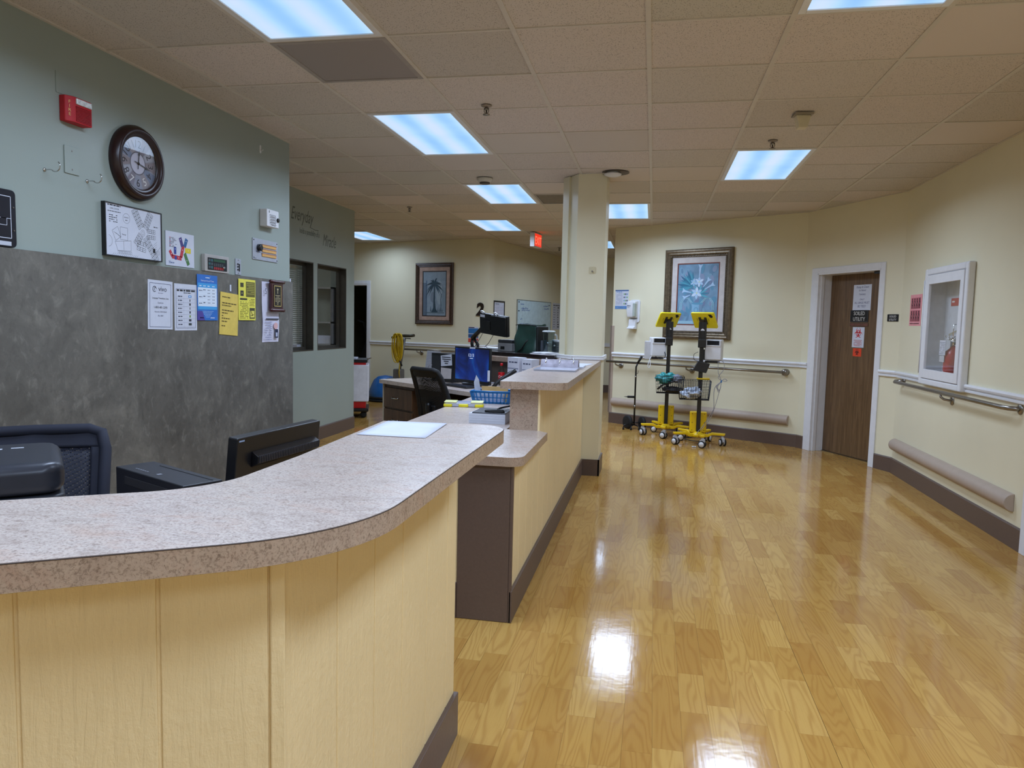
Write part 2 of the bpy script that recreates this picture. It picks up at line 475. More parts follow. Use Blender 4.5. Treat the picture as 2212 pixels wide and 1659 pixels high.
def tag(o, label, cat, group=None):
    o['label'] = label; o['category'] = cat
    if group: o['group'] = group
    return o
def thing(name, label, cat, loc=(0, 0, 0), rz=0.0, group=None):
    o = bpy.data.objects.new(name, None); COL.objects.link(o); o.empty_display_size = 0.05
    o.location = loc; o.rotation_euler = (0, 0, rz); return tag(o, label, cat, group)
def struct(o, label=None):
    o['kind'] = 'structure'
    if label: o['label'] = label
    return o
def dup(root, loc, rz, label=None):
    r = root.copy(); COL.objects.link(r); r.location = loc; r.rotation_euler = (0, 0, rz)
    if label: r['label'] = label
    for ch in list(root.children):
        c = ch.copy(); COL.objects.link(c); c.parent = r
        for g in ch.children:
            d = g.copy(); COL.objects.link(d); d.parent = c
    return r

# wall frames: u runs to the right along the wall as one faces it, local -y comes out into the room
A0, A1, B1 = (-0.566, 10.40), (1.70, 9.0), (2.35, 7.70)
W0, W1, W2 = (-5.315, 12.466), (-2.647, 11.646), (-1.869, 14.96)
def wf(a, b):
    return (a[0], a[1]), math.atan2(b[1] - a[1], b[0] - a[0]), math.hypot(b[0] - a[0], b[1] - a[1])
FR = {'G1': ((-2.81, 0), PI / 2, 0), 'G2': ((-3.70, 0), PI / 2, 0), 'C': ((2.35, 0), -PI / 2, 0),
      'A': wf(A0, A1), 'B': wf(A1, B1), 'W1': wf(W0, W1), 'W2': wf(W1, W2)}
def on(wall, u, z, out=0.0):
    (ox, oy), a, _ = FR[wall]
    return (ox + u * math.cos(a) + out * math.sin(a), oy + u * math.sin(a) - out * math.cos(a), z)
def rot(wall): return FR[wall][1]

def sheet(wall, u, z, w, h, label, cat='paper', col=None, out=0.0012, name='notice_sheet', tilt=0.0, group=None, thick=0.0008, curl=0.0):
    """a sheet of paper pinned flat to a wall; origin at its middle; returns (object, half width, half height)"""
    b = MB()
    def fn(a, c): return ((a - 0.5) * w, -thick - curl * (math.sin(c * PI * 1.5) ** 2) * (1 - c), (c - 0.5) * h)
    b.grid(fn, 1, 6 if curl else 1)
    b.box(-w / 2, w / 2, -thick * 0.8, 0, -h / 2, h / 2)
    o = b.build(name, col or PAPER, None, on(wall, u, z, out)); o.rotation_euler = (0, tilt, rot(wall))
    return tag(o, label, cat, group), w / 2, h / 2

# ================================================================== SETTING
def wall_mesh(name, wall, rects, depth, material, label=None):
    b = MB()
    for u0, u1, z0, z1 in rects: b.box(u0, u1, 0, depth, z0, z1)
    o = b.build(name, material, None, on(wall, 0, 0)); o.rotation_euler = (0, 0, rot(wall)); return struct(o, label)

H = CEIL + 0.02
wall_mesh('wall_left', 'G1', [(-3.0, 5.344, 0, H)], 0.14, GREEN, 'sage green wall with the clock and notices')
G2W = [(6.70, 7.58), (7.675, 8.46)]
wall_mesh('wall_left_far', 'G2', [(5.2, 6.70, 0, H), (6.70, 8.46, 0, 1.02), (6.70, 8.46, 1.99, H), (7.58, 7.675, 1.02, 1.99), (8.46, 8.70, 0, H)], 0.13, GREEN, 'sage green wall with two office windows')
struct(MB().box(-3.83, -2.83, 5.22, 5.344, 0, H).build('wall_left_return', GREEN))
struct(MB().box(-6.6, -3.70, 8.58, 8.70, 0, H).build('wall_left_end', GREEN))
wall_mesh('wall_right_far', 'A', [(0, 2.6636, 0, H)], 0.30, CREAM, 'cream wall with the flower painting')
DO0, DO1, DZ, DR = 0.225, 1.172, 2.01, 0.165
wall_mesh('wall_right_door', 'B', [(0, DO0, 0, H), (DO1, FR['B'][2], 0, H), (DO0, DO1, DZ, H)], 0.30, CREAM, 'cream wall with the soiled utility door')
wall_mesh('wall_right', 'C', [(-7.70, -6.905, 0, H), (-6.905, -6.125, 0, .985), (-6.905, -6.125, 1.875, H), (-6.125, -5.02, 0, H), (-4.1, 3.0, 0, H), (-5.02, -4.1, 2.05, H)], 0.2, CREAM, 'cream wall with the white cabinet')
wall_mesh('wall_back_left', 'W1', [(-1.45, -0.62, 0, H), (-0.62, 0.33, 2.0, H), (0.33, FR['W1'][2], 0, H)], 0.2, CREAM, 'cream wall with the palm picture')
wall_mesh('wall_back_right', 'W2', [(0.06, 3.404, 0, H)], 0.2, CREAM, 'cream wall with the whiteboard')
struct(MB().box(-2.0, 2.2, 15.0, 15.15, 0, H).build('wall_back', CREAM))
struct(MB().box(1.9, 2.05, 9.2, 15.0, 0, H).build('wall_corridor', CREAM))
struct(MB().box(-6.72, -6.6, 8.58, 13.1, 0, H).build('wall_corridor_left', CREAM))
struct(MB().box(-3.0, 2.5, -3.12, -3.0, 0, H).build('wall_behind', CREAM))
# dim office behind the sage windows
b = MB(); b.box(-6.6, -6.5, 5.3, 8.58, 0, H); b.box(-6.5, -3.83, 5.22, 5.30, 0, H)
struct(b.build('wall_office', GREY))
# dark store room behind the far left door
b = MB(); a = rot('W1')
b.box(-1.3, -1.2, 0.2, 2.4, 0, H); b.box(0.9, 1.0, 0.2, 2.4, 0, H); b.box(-1.3, 1.0, 2.4, 2.5, 0, H); b.box(-1.3, 1.0, 0.2, 2.5, 2.6, H)
o = b.build('wall_store_room', mat('store_room_olive', (120, 116, 84), 0.8), None, on('W1', 0, 0)); o.rotation_euler = (0, 0, a); struct(o)

# grey laminate wainscot on the sage wall
struct(MB().box(-2.81, -2.788, -3.0, 5.352, 0.0, 1.662).build('trim_1', SLATE), 'grey cloudy laminate wainscot panel')

# ---------------------------------------------------------------- floor
floor = struct(MB().box(-7.2, 3.0, -3.2, 15.2, -0.05, -0.003).build('floor', mat('floor_seam_brown', (120, 80, 40), 0.4)))
SW, SX0 = 0.09929, -0.745
plens = (0.30, 0.40, 0.52); pm = {}
for L in plens:
    bb = MB(); g = 0.00025
    bb.add([(g, g, 0), (SW - g, g, 0), (SW - g, L - g, 0), (g, L - g, 0), (g, g, -0.003), (SW - g, g, -0.003), (SW - g, L - g, -0.003), (g, L - g, -0.003)],
           [(0, 1, 2, 3), (0, 4, 5, 1), (1, 5, 6, 2), (2, 6, 7, 3), (3, 7, 4, 0)])
    o = bb.build('plank', OAK); pm[L] = o.data; bpy.data.objects.remove(o)
def in_view(x, y, z, pad=0.06):
    d = Vector((x, y, z - CAMZ)); f = d.dot(fw)
    if f < 0.3: return False
    return abs(d.dot(r2) / f) < 1106 / 1581.28 + pad and abs(d.dot(u2) / f) < 829.5 / 1581.28 + pad
rg = random.Random(3); planks = []
for i in range(-64, 35):
    x = SX0 + i * SW; y = -3.1 - rg.uniform(0, 0.5)
    seam = (i % 14 == 0)
    while y < 15.0:
        L = rg.choice(plens)
        planks.append((x + (0.0012 if seam else 0), y, L)); y += L
def hall(p):
    x, y = p[0] + 0.05, p[1] + 0.2
    return x > -0.85 and y > 1.5 and in_view(x, y, 0)
near = sorted([p for p in planks if hall(p)], key=lambda p: p[0] ** 2 + p[1] ** 2)[:300]
ns = set(near)
for x, y, L in near:
    o = bpy.data.objects.new('plank', pm[L]); COL.objects.link(o); o.location = (x, y, 0); o.parent = floor
bb = MB()
for p in planks:
    if p in ns or p[1] > 15: continue
    x, y, L = p; g = 0.00025
    bb.add([(x + g, y + g, 0), (x + SW - g, y + g, 0), (x + SW - g, y + L - g, 0), (x + g, y + L - g, 0)], [(0, 1, 2, 3)])
o = bb.build('plank_field', OAK, floor); o['kind'] = 'stuff'

# ---------------------------------------------------------------- ceiling: slab, tiles, grid, fixtures
ceiling = struct(MB().box(-7.2, 3.0, -3.2, 15.4, CEIL + 0.06, CEIL + 0.16).build('ceiling', WHITE))
GX, GY, GS = -0.0728, 3.402, 0.61
def cell(k, j): return GX + k * GS, GY + j * GS
LIGHTS = [  # left column of the cell, first row, label
    (-3, -2, 'lit ceiling light panel above the front counter, touching the perforated vent'),
    (-3, 2, 'lit ceiling light panel between the vent and the smoke detector'),
    (-3, 6, 'lit ceiling light panel just beyond the smoke detector'),
    (-4, 10, 'lit ceiling light panel beside the exit sign'),
    (1, 4, 'lit ceiling light panel behind a sprinkler on the painting side'),
    (-1, 8, 'lit ceiling light panel just beside the square column'),
    (1, -2, 'lit ceiling light panel nearest on the door side, cut by the frame'),
    (-8, 12, 'lit ceiling light panel above the far left doorway'),
    (-2, 14, 'lit ceiling light panel deep in the corridor behind the column'),
    (-3, -6, 'lit ceiling light panel behind the camera over the counter'),
    (1, -6, 'lit ceiling light panel behind the camera over the walkway'),
    (1, -10, 'lit ceiling light panel farthest behind the camera')]
POWER = {(-8, 12): 0.4, (-2, 14): 0.7, (1, -6): 1.3, (1, -10): 1.3, (-4, 10): 0.7}   # per-fixture power factors, set to balance brightness across the room
VENTS = [(-3, 0, 'perforated grey ceiling return vent beside the nearest light panel'), (-2, 7, 'small dark ceiling vent behind the square column')]
used = set()
for k, j, _ in LIGHTS: used |= {(k, j), (k, j + 1)}
for k, j, _ in VENTS: used.add((k, j))
tm = []
for q, mm in enumerate((TILE_P, TILE_S)):
    o = MB().box(-0.297, 0.297, -0.297, 0.297, 0, 0.012).build('ceiling_tile', mm); tm.append(o.data); bpy.data.objects.remove(o)
rg = random.Random(11); tiles = []; rest = MB()
for k in range(-12, 5):
    for j in range(-11, 20):
        if (k, j) in used: continue
        x, y = cell(k, j); x += GS / 2; y += GS / 2
        tiles.append((x, y))
tv = sorted([t for t in tiles if in_view(t[0], t[1], CEIL, 0.12)], key=lambda t: t[0] ** 2 + t[1] ** 2)[:300]
tvs = set(tv)
for t in tiles:
    z = CEIL + 0.004 + rg.uniform(-0.001, 0.002)
    smooth = rg.random() < (0.12 if t[1] < 5 else 0.3)
    if t in tvs:
        o = bpy.data.objects.new('ceiling_tile', tm[1 if smooth else 0]); COL.objects.link(o); o.parent = ceiling
        o.location = (t[0], t[1], z); o.rotation_euler = (rg.uniform(-.002, .002), rg.uniform(-.002, .002), 0)
    else: rest.box(t[0] - .297, t[0] + .297, t[1] - .297, t[1] + .297, z, z + 0.012)
o = rest.build('ceiling_tile_field', TILE_P, ceiling); o['kind'] = 'stuff'
for k in range(-12, 6):
    x = GX + k * GS
    MB().box(x - 0.012, x + 0.012, -3.0, 15.0, CEIL - 0.001, CEIL + 0.03).build('grid_runner', GRID, ceiling)
mid = {(k, j + 1) for k, j, _ in LIGHTS}
for j in range(-10, 20):
    y = GY + j * GS; k = -12; bb = MB()
    while k < 5:
        if (k, j) in mid: k += 1; continue
        k2 = k
        while k2 < 5 and (k2, j) not in mid: k2 += 1
        bb.box(GX + k * GS, GX + k2 * GS, y - 0.008, y + 0.008, CEIL - 0.0005, CEIL + 0.028); k = k2
    bb.build('grid_cross_tee', GRID, ceiling)
# wall angle trims
for nm, wl, u0, u1 in (('trim_2', 'G1', -3, 5.344), ('trim_3', 'G2', 5.344, 8.7), ('trim_4', 'A', 0, 2.66), ('trim_5', 'B', 0, 1.453), ('trim_6', 'C', -7.70, 3), ('trim_7', 'W1', -1.2, 2.79), ('trim_8', 'W2', 0, 3.4)):
    o = MB().box(u0, u1, -0.018, 0, CEIL - 0.002, CEIL + 0.015).build(nm, GRID, None, on(wl, 0, 0)); o.rotation_euler = (0, 0, rot(wl)); struct(o)

for k, j, lab in LIGHTS:
    x, y = cell(k, j); x += GS / 2; y += GS
    t = thing('ceiling_light', lab, 'ceiling light', (x, y, CEIL), 0, 'two by four ceiling light panels')
    bb = MB()
    bb.box(-.293, -.262, -.598, .598, -0.004, 0.012); bb.box(.262, .293, -.598, .598, -0.004, 0.012)
    bb.box(-.262, .262, -.598, -.567, -0.004, 0.012); bb.box(-.262, .262, .567, .598, -0.004, 0.012)
    bb.build('frame', WHITE, t, bevel=0.002)
    MB().box(-.262, .262, -.567, .567, 0.002, 0.008).build('diffuser', DIFF, t)
    MB().box(-.29, .29, -.59, .59, 0.03, 0.055).build('housing', WHITE, t)
    ld = bpy.data.lights.new('tube_lamp', 'AREA'); ld.shape = 'RECTANGLE'; ld.size = 0.50; ld.size_y = 1.10
    ld.energy = LAMP_W * POWER.get((k, j), 1.0); ld.spread = math.radians(162); ld.color = LAMP_COL
    lo = bpy.data.objects.new('tube_lamp', ld); COL.objects.link(lo); lo.parent = t; lo.location = (0, 0, -0.007)

# perforated return vent and small dark vent
def m_perf():
    t = NT('perforated_vent_metal'); ge = t.n('ShaderNodeNewGeometry')
    vo = t.n('ShaderNodeTexVoronoi'); vo.inputs['Scale'].default_value = 130; vo.inputs['Randomness'].default_value = 0.0
    t.l(ge.outputs['Position'], vo.inputs['Vector'])
    f = t.ramp(vo.outputs['Distance'], [(0.34, (1, 1, 1)), (0.42, (0, 0, 0))])
    t.l(t.mix(f, lin((150, 142, 138)), lin((40, 36, 36))), t.b.inputs['Base Color']); return t.done(0.5)
PERF = m_perf()
for n, (k, j, lab) in enumerate(VENTS):
    x, y = cell(k, j); x += GS / 2; y += GS / 2
    t = thing('ceiling_vent', lab, 'vent', (x, y, CEIL))
    bb = MB()
    for s in (-1, 1):
        bb.box(min(s * .297, s * .272), max(s * .297, s * .272), -.297, .297, -0.003, 0.01)
        bb.box(-.272, .272, min(s * .297, s * .272), max(s * .297, s * .272), -0.003, 0.01)
    bb.build('frame', mat('vent_frame_grey', (160, 152, 146), 0.5), t)
    if n == 0: MB().box(-.272, .272, -.272, .272, 0.0, 0.006).build('perforated_panel', PERF, t)
    else:
        MB().box(-.272, .272, -.272, .272, 0.02, 0.024).build('backing', mat('vent_dark', (54, 50, 48), 0.7), t)
        for q in range(9):
            y0 = -.25 + q * .0625
            MB().add([(-.27, y0 - .018, 0.016), (.27, y0 - .018, 0.016), (.27, y0 + .018, 0.001), (-.27, y0 + .018, 0.001)], [(0, 1, 2, 3)]).build('slat', mat('vent_slat_grey', (128, 122, 116), 0.5), t)

# ---------------------------------------------------------------- baseboards, chair rails
def strip(name, wl, u0, u1, prof, m, label=None):
    bb = MB(); bb.prism(prof, u0, u1, 'x'); o = bb.build(name, m, None, on(wl, 0, 0)); o.rotation_euler = (0, 0, rot(wl)); return struct(o, label)
BASE = [(0, 0), (-0.012, 0), (-0.012, 0.140), (-0.006, 0.15), (0, 0.15)]
RAIL = [(0, .935), (-.012, .935), (-.02, .942), (-.02, .955), (-.012, .960), (-.012, .966), (-.026, .972), (-.030, .985), (-.022, 1.0), (0, 1.0)]
for i, (wl, u0, u1) in enumerate((('A', 0, 2.665), ('B', 0, .128), ('B', 1.228, 1.453), ('C', -7.70, -5.085), ('G2', 5.344, 8.70), ('W1', .392, 2.79), ('W2', 0, 3.4))):
    strip('baseboard_%s' % ('right_far', 'door_left', 'door_right', 'right', 'left_far', 'back_left', 'back_right')[i], wl, u0, u1, BASE, BROWN, 'brown painted baseboard')
for i, (wl, u0, u1) in enumerate((('A', 0.02, 2.665), ('B', 0, .128), ('B', 1.228, 1.453), ('C', -7.70, -6.962), ('C', -6.068, -5.085), ('W1', .392, 2.79), ('W2', 0, 3.4))):
    strip('trim_%d' % (9 + i), wl, u0, u1, RAIL, WHITE, 'white moulded chair rail')
struct(MB().box(-1.85, 1.8, 14.97, 15.0, .93, 1.0).build('trim_16', WHITE)); struct(MB().box(-1.85, 1.8, 14.98, 15.0, 0, .15).build('baseboard_back', BROWN))
# corner guard on the end of the painting wall
o = MB().box(-0.03, 0.035, -0.004, 0, .15, 1.37).box(-0.03, -0.0, -0.004, 0.06, .15, 1.37).build('trim_17', BUMPER, None, on('A', 0, 0)); o.rotation_euler = (0, 0, rot('A')); struct(o, 'tan corner guard on the end of the painting wall')
o = MB().box(-0.006, 0, -0.012, .3, 0, .15).build('baseboard_end', BROWN, None, on('A', 0, 0)); o.rotation_euler = (0, 0, rot('A')); struct(o)

# ---------------------------------------------------------------- column with its trim
CP = [(-.453, 6.66), (-.453, 7.05), (-.863, 7.05), (-.863, 6.845), (-.80, 6.765), (-.785, 6.78), (-.775, 6.755), (-.706, 6.655)]
col = struct(MB().prism(CP, 0, CEIL).build('column', CREAM), 'square cream column rising from the counter end')
bb = MB()
for pts in ([(-.43, 6.635), (-.715, 6.63), (-.706, 6.66), (-.453, 6.66)], [(-.43, 6.635), (-.43, 7.07), (-.453, 7.07), (-.453, 6.66)], [(-.722, 6.628), (-.90, 6.85), (-.863, 6.85), (-.70, 6.655)]):
    bb.prism(pts, 1.062, 1.085)
    bb.prism(pts, 1.085, 1.10)
bb.build('column_moulding', WHITE, col, bevel=0.005)
MB().box(-.44, -.615, 6.645, 6.66, 0, .15).build('column_baseboard', BROWN, col)
MB().box(-.453, -.438, 6.645, 7.05, 0, .15).build('column_baseboard', BROWN, col)
t = thing('wall_hook', 'bare screw hook plate on the cream column', 'hook', (-.558, 6.658, 1.87))
MB().prism(rrect(-.032, .032, -.03, .03, .01), -.004, 0, 'y').build('plate', mat('old_glue_patch', (214, 204, 168), 0.5), t)
MB().lathe([(.003, -.016), (.008, -.014), (.008, 0)], 10, 0, (0, -.004, -.012), 'y').build('screw', STEEL, t)

# ---------------------------------------------------------------- doors
# soiled utility door
door = thing('door_1', 'brown wood grain soiled utility door in a white frame', 'door', on('B', 0, 0), rot('B')); del door['category']; struct(door)
bb = MB(); bb.box(.128, DO0, -.014, 0, 0, 2.07); bb.box(DO1, 1.228, -.014, 0, 0, 2.07); bb.box(DO0, DO1, -.014, 0, DZ, 2.07)
bb.build('door_frame', WHITE, door, bevel=0.003)
bb = MB(); bb.box(DO0 - .002, DO0 + .018, -.012, .29, 0, DZ); bb.box(DO1 - .018, DO1 + .002, -.012, .29, 0, DZ); bb.box(DO0, DO1, -.012, .29, DZ - .018, DZ + .002)
bb.box(DO0 + .018, DO0 + .034, .02, .06, 0, DZ - .018)
bb.build('door_jamb', WHITE, door, bevel=0.002)
leaf = MB().box(DO0 + .02, DO1 - .02, DR, DR + .044, .012, DZ - .02).build('door_leaf', WALNUT, door, bevel=0.002)
bb = MB(); bb.lathe([(0, -.074), (.02, -.072), (.03, -.06), (.028, -.046), (.012, -.04), (.012, -.014), (.03, -.01), (.028, 0)], 20, 0, (1.10, DR, .98), 'y')
bb.build('door_knob', CHROME, door)
MB().box(DO0 + .02, DO1 - .02, DR - .01, DR + .1, 0, .01).build('threshold', STEEL, door)
MB().box(DO1 - .14, DO1 - .03, .03, .09, DZ - .045, DZ - .018).build('door_closer', BLACK, door)

# far left doorway (open)
d2 = thing('door_2', 'white framed open doorway to a dark store room', 'door', on('W1', 0, 0), rot('W1')); del d2['category']; struct(d2)
bb = MB(); bb.box(.33, .392, -.016, 0, 0, 2.06); bb.box(-.68, -.62, -.016, 0, 0, 2.06); bb.box(-.62, .33, -.016, 0, 2.0, 2.06)
bb.build('door_frame', WHITE, d2, bevel=0.003)
bb = MB(); bb.box(.312, .332, -.01, .2, 0, 2.0); bb.box(-.622, -.602, -.01, .2, 0, 2.0); bb.box(-.602, .312, -.01, .2, 1.98, 2.002); bb.build('door_jamb', WHITE, d2)
# door at the right edge
d3 = thing('door_3', 'white door casing at the right edge', 'door', on('C', 0, 0), rot('C')); del d3['category']; struct(d3)
bb = MB(); bb.box(-5.085, -5.02, -.016, 0, 0, 2.11); bb.box(-4.1, -4.03, -.016, 0, 0, 2.11); bb.box(-5.02, -4.1, -.016, 0, 2.05, 2.11); bb.build('door_frame', WHITE, d3, bevel=0.003)
bb = MB(); bb.box(-5.02, -5.0, -.01, .2, 0, 2.05); bb.box(-4.12, -4.1, -.01, .2, 0, 2.05); bb.build('door_jamb', WHITE, d3)
MB().box(-5.0, -4.12, .12, .16, .01, 2.04).build('door_leaf', WALNUT, d3)

# ---------------------------------------------------------------- office windows in the sage wall
for i, (u0, u1) in enumerate(G2W):
    wn = thing('window_%d' % (i + 1), ('sage wall office window with a blind behind it', 'sage wall office window nearest the wall corner')[i], 'window', on('G2', 0, 0), rot('G2')); del wn['category']; struct(wn)
    bb = MB(); e = .012
    bb.box(u0, u0 + e, 0.0, .13, 1.02, 1.99); bb.box(u1 - e, u1, 0.0, .13, 1.02, 1.99); bb.box(u0 + e, u1 - e, 0.0, .13, 1.02, 1.02 + e); bb.box(u0 + e, u1 - e, 0.0, .13, 1.99 - e, 1.99)
    bb.build('window_frame', BRONZE, wn)
    bb = MB()
    for q in (u0 + e, u1 - e - .03): bb.box(q, q + .03, .085, .115, 1.03, 1.98)
    for q in (1.032, 1.948): bb.box(u0 + e + .03, u1 - e - .03, .085, .115, q, q + .03)
    bb.build('window_sash', BRONZE, wn)
    MB().box(u0 + .04, u1 - .04, .098, .102, 1.06, 1.95).build('window_pane', CLEAR, wn)
t = thing('window_blind', 'pale mini blind hanging behind the left office window', 'blind', on('G2', 7.30, 0, -.19), rot('G2'))
SLAT = mat('blind_slat_white', (196, 198, 190), 0.5)
MB().box(-.42, .40, -.02, .02, 1.92, 1.95).build('head_rail', SLAT, t)
MB().box(-.42, .40, -.014, .014, 1.085, 1.10).build('bottom_rail', SLAT, t)
sl = None
for q in range(36):
    z = 1.115 + q * .0222
    if sl is None:
        sl = MB().add([(-.42, -.010, -.006), (.40, -.010, -.006), (.40, 0, .003), (-.42, 0, .003), (.40, .010, .007), (-.42, .010, .007)], [(0, 1, 2, 3), (3, 2, 4, 5)]).build('slat', SLAT, t, (0, 0, z))
    else:
        o = sl.copy(); COL.objects.link(o); o.parent = t; o.location = (0, 0, z)
MB().tube([(.3, 0, 1.1), (.3, 0, 1.93)], .0015, 4).build('ladder_cord', WHITE, t); MB().tube([(-.2, 0, 1.1), (-.2, 0, 1.93)], .0015, 4).build('ladder_cord', WHITE, t)
# what one glimpses in the office
t = thing('office_shelf', 'small shelf unit on the end wall inside the right office window', 'shelf', (-4.05, 8.50, 0))
for z in (1.05, 1.32, 1.74): MB().box(-.22, .20, -.12, .07, z, z + .02).build('shelf_board', mat('shelf_pale', (150, 152, 150), .5), t)
MB().box(-.22, -.20, -.12, .07, 1.05, 1.76).box(.18, .20, -.12, .07, 1.05, 1.76).build('upright', mat('cabinet_grey', (110, 112, 112), .5), t)
tag(MB().prism(rrect(-.10, .10, -.08, .05, .01), 0, .10).build('paper_bag', PAPER, None, (-4.0, 8.50, 1.07), .2), 'white bag on the shelf inside the right office window', 'bag')
t = thing('office_desk', 'dim office desk seen through the sage wall windows', 'desk', (-4.35, 7.35, 0), 0)
MB().box(-.35, .35, -.75, .75, .96, .99).build('desk_top', LAM, t); MB().box(-.33, -.3, -.7, .7, 0, .96).build('panel', GREY, t)
for s in (-.7, .67): MB().box(-.3, .3, s, s + .03, 0, .96).build('side_panel', GREY, t)
t = thing('paper_pile', 'white paper bundle on the desk inside the office window', 'papers', (-4.2, 8.0, .99), .3)
for q in range(3): MB().box(-.11 + q * .004, .1, -.14, .14 - q * .01, q * .03, q * .03 + .028).build('bundle', PAPER, t)
ld = bpy.data.lights.new('office_fill_light', 'AREA'); ld.size = .6; ld.energy = 9; ld.color = (.9, .95, 1)  # unseen area light without a fixture, added to brighten the blind and office
lo = bpy.data.objects.new('office_fill_light', ld); COL.objects.link(lo); lo.location = (-4.9, 7.2, 2.6)

# ================================================================== COUNTERS
th = math.radians(33); D1 = Vector((math.cos(th), math.sin(th))); N1 = Vector((-math.sin(th), math.cos(th))); P1 = Vector((-.603, 1.121))
def F(t, o): q = P1 + D1 * t + N1 * o; return (q.x, q.y)
c1 = thing('reception_counter', 'cream boarded front counter with a speckled laminate top, nearest the camera', 'counter', (0, 0, 0))
# core of the low wall
MB().prism([(-.6135, 1.125), (-.6135, 2.285), (-.73, 2.285), (-.73, 1.182), F(-2.35, .12), F(-2.35, .004), F(0.0, .004)], 0, 1.015).build('counter_wall', BOARD, c1)
gap = .005
def board(o0, o1, wdt, z0, z1, parent, frm, label=None):
    bb = MB(); bb.box(o0 + gap / 2, o1 - gap / 2, 0, wdt, z0, z1)
    o = bb.build('board', BOARD, parent, bevel=0.003); o.location = frm[0]; o.rotation_euler = (0, 0, frm[1]); return o
ys = [1.128, 1.359, 1.564, 1.759, 1.968, 2.18, 2.285]
for a, e in zip(ys, ys[1:]): board(a, e, .014, 0, 1.015, c1, ((-.61, 0, 0), PI / 2))
fr1 = ((P1.x, P1.y, 0), th)
us = [0.0, -.193, -.387, -.58, -.775, -.97, -1.165, -1.36, -1.555, -1.75, -1.95, -2.15, -2.35]
for a, e in zip(us[1:], us): board(a, e - (0.022 if e == 0 else 0), .014, 0, 1.015, c1, fr1)
MB().box(-.022, .004, -.003, .016, 0, 1.015).build('corner_strip', BOARD, c1, (P1.x, P1.y, 0), th, bevel=.004)
MB().box(-.612, -.595, 1.135, 2.29, 0, .15).build('kick_board', BROWN, c1, bevel=.003)
MB().box(-2.35, 0, -.012, .002, 0, .15).build('kick_board', BROWN, c1, (P1.x, P1.y, 0), th, bevel=.003)
# top slab with rounded corners
o1 = F(-2.35, -.155); i1 = F(-2.35, .225)
k = (-.437 - P1.x + N1.x * .155) / D1.x; oc = F(k, -.155)
k = (-.82 - P1.x - N1.x * .225) / D1.x; ic = F(k, .225)
slab = fillet([o1, oc, (-.437, 2.275), (-.85, 2.245), (-.82, 1.6), ic, i1], {1: .36, 2: .10, 5: .22}, 14)
MB().prism(slab, 1.018, 1.06, 'z', 1, 0, False).build('counter_top', [LAM, LAME], c1, bevel=.0015, seg=1)
# seam line of the top edge band
bb = MB(); pth = [(p[0], p[1], 1.0588) for p in slab[:31]]
bb.tube(pth, .0012, 4); bb.build('edge_seam', mat('laminate_seam_dark', (70, 58, 52), .6), c1)
# inner worktop of the front counter
wt = [(-.73, 2.24), (-.73, 1.182), F(-1.98, .12), F(-1.98, .95), (-1.5, 1.672), (-1.5, 2.24)]
MB().prism(wt, .66, .70, 'z', 1, 0).build('inner_worktop', [LAM, LAME], c1)
MB().box(-1.45, -1.42, 1.8, 2.2, 0, .66).build('worktop_leg', LAME, c1)

# second counter
c2 = thing('station_counter', 'second counter with brown end post, low worktop and raised laminate shelf by the column', 'counter', (0, 0, 0))
MB().box(-.80, -.6115, 3.25, 6.65, 0, .735).box(-.772, -.6115, 4.065, 6.65, .735, 1.015).build('counter_wall', BOARD, c2)
y = 3.252; yy = [y]
while y < 6.44: y += .2; yy.append(y)
yy.append(6.655)
for a, e in zip(yy, yy[1:]):
    if e - a < .03: continue
    ztop = .735 if e < 4.06 else 1.015
    board(a, e, .014, 0, ztop, c2, ((-.608, 0, 0), PI / 2))
for a, e in ((-1.45, -1.25), (-1.25, -1.05), (-1.05, -.856)): 
    MB().box(a + .003, e - .003, 3.236, 3.25, 0, .735).build('board', BOARD, c2, bevel=.003)
MB().box(-1.45, -.80, 3.25, 3.34, 0, .735).build('end_wall', BOARD, c2)
MB().box(-.858, -.612, 3.226, 3.25, 0, .735).build('end_post', BROWN, c2, bevel=.004, label='brown painted end post')
MB().box(-.612, -.598, 3.226, 3.25, .0, .735).build('end_post_edge', BROWN, c2, bevel=.003)
MB().box(-1.45, -.858, 3.222, 3.236, 0, .17).build('kick_board', BROWN, c2, bevel=.003)
MB().box(-.609, -.594, 3.226, 6.655, 0, .15).build('kick_board', BROWN, c2, bevel=.003)
MB().box(-.782, -.612, 4.055, 4.067, .78, 1.018).build('end_panel', LAME, c2)
low = fillet([(-1.44, 3.20), (-.555, 3.20), (-.555, 4.0), (-.612, 4.06), (-.80, 4.06), (-.80, 6.63), (-1.42, 6.0)], {1: .07})
MB().prism(low, .737, .78, 'z', 1, 0).build('low_worktop', [LAM, LAME], c2, bevel=.0015, seg=1)
MB().box(-.785, -.775, 4.07, 6.63, .78, 1.018).build('back_panel', LAME, c2)
hi = fillet([(-.83, 3.985), (-.455, 3.985), (-.455, 6.645), (-.72, 6.645), (-.86, 6.83), (-.86, 4.6)], {1: .09, 0: .02})
MB().prism(hi, 1.018, 1.06, 'z', 1, 0).build('raised_shelf', [LAM, LAME], c2, bevel=.0015, seg=1)

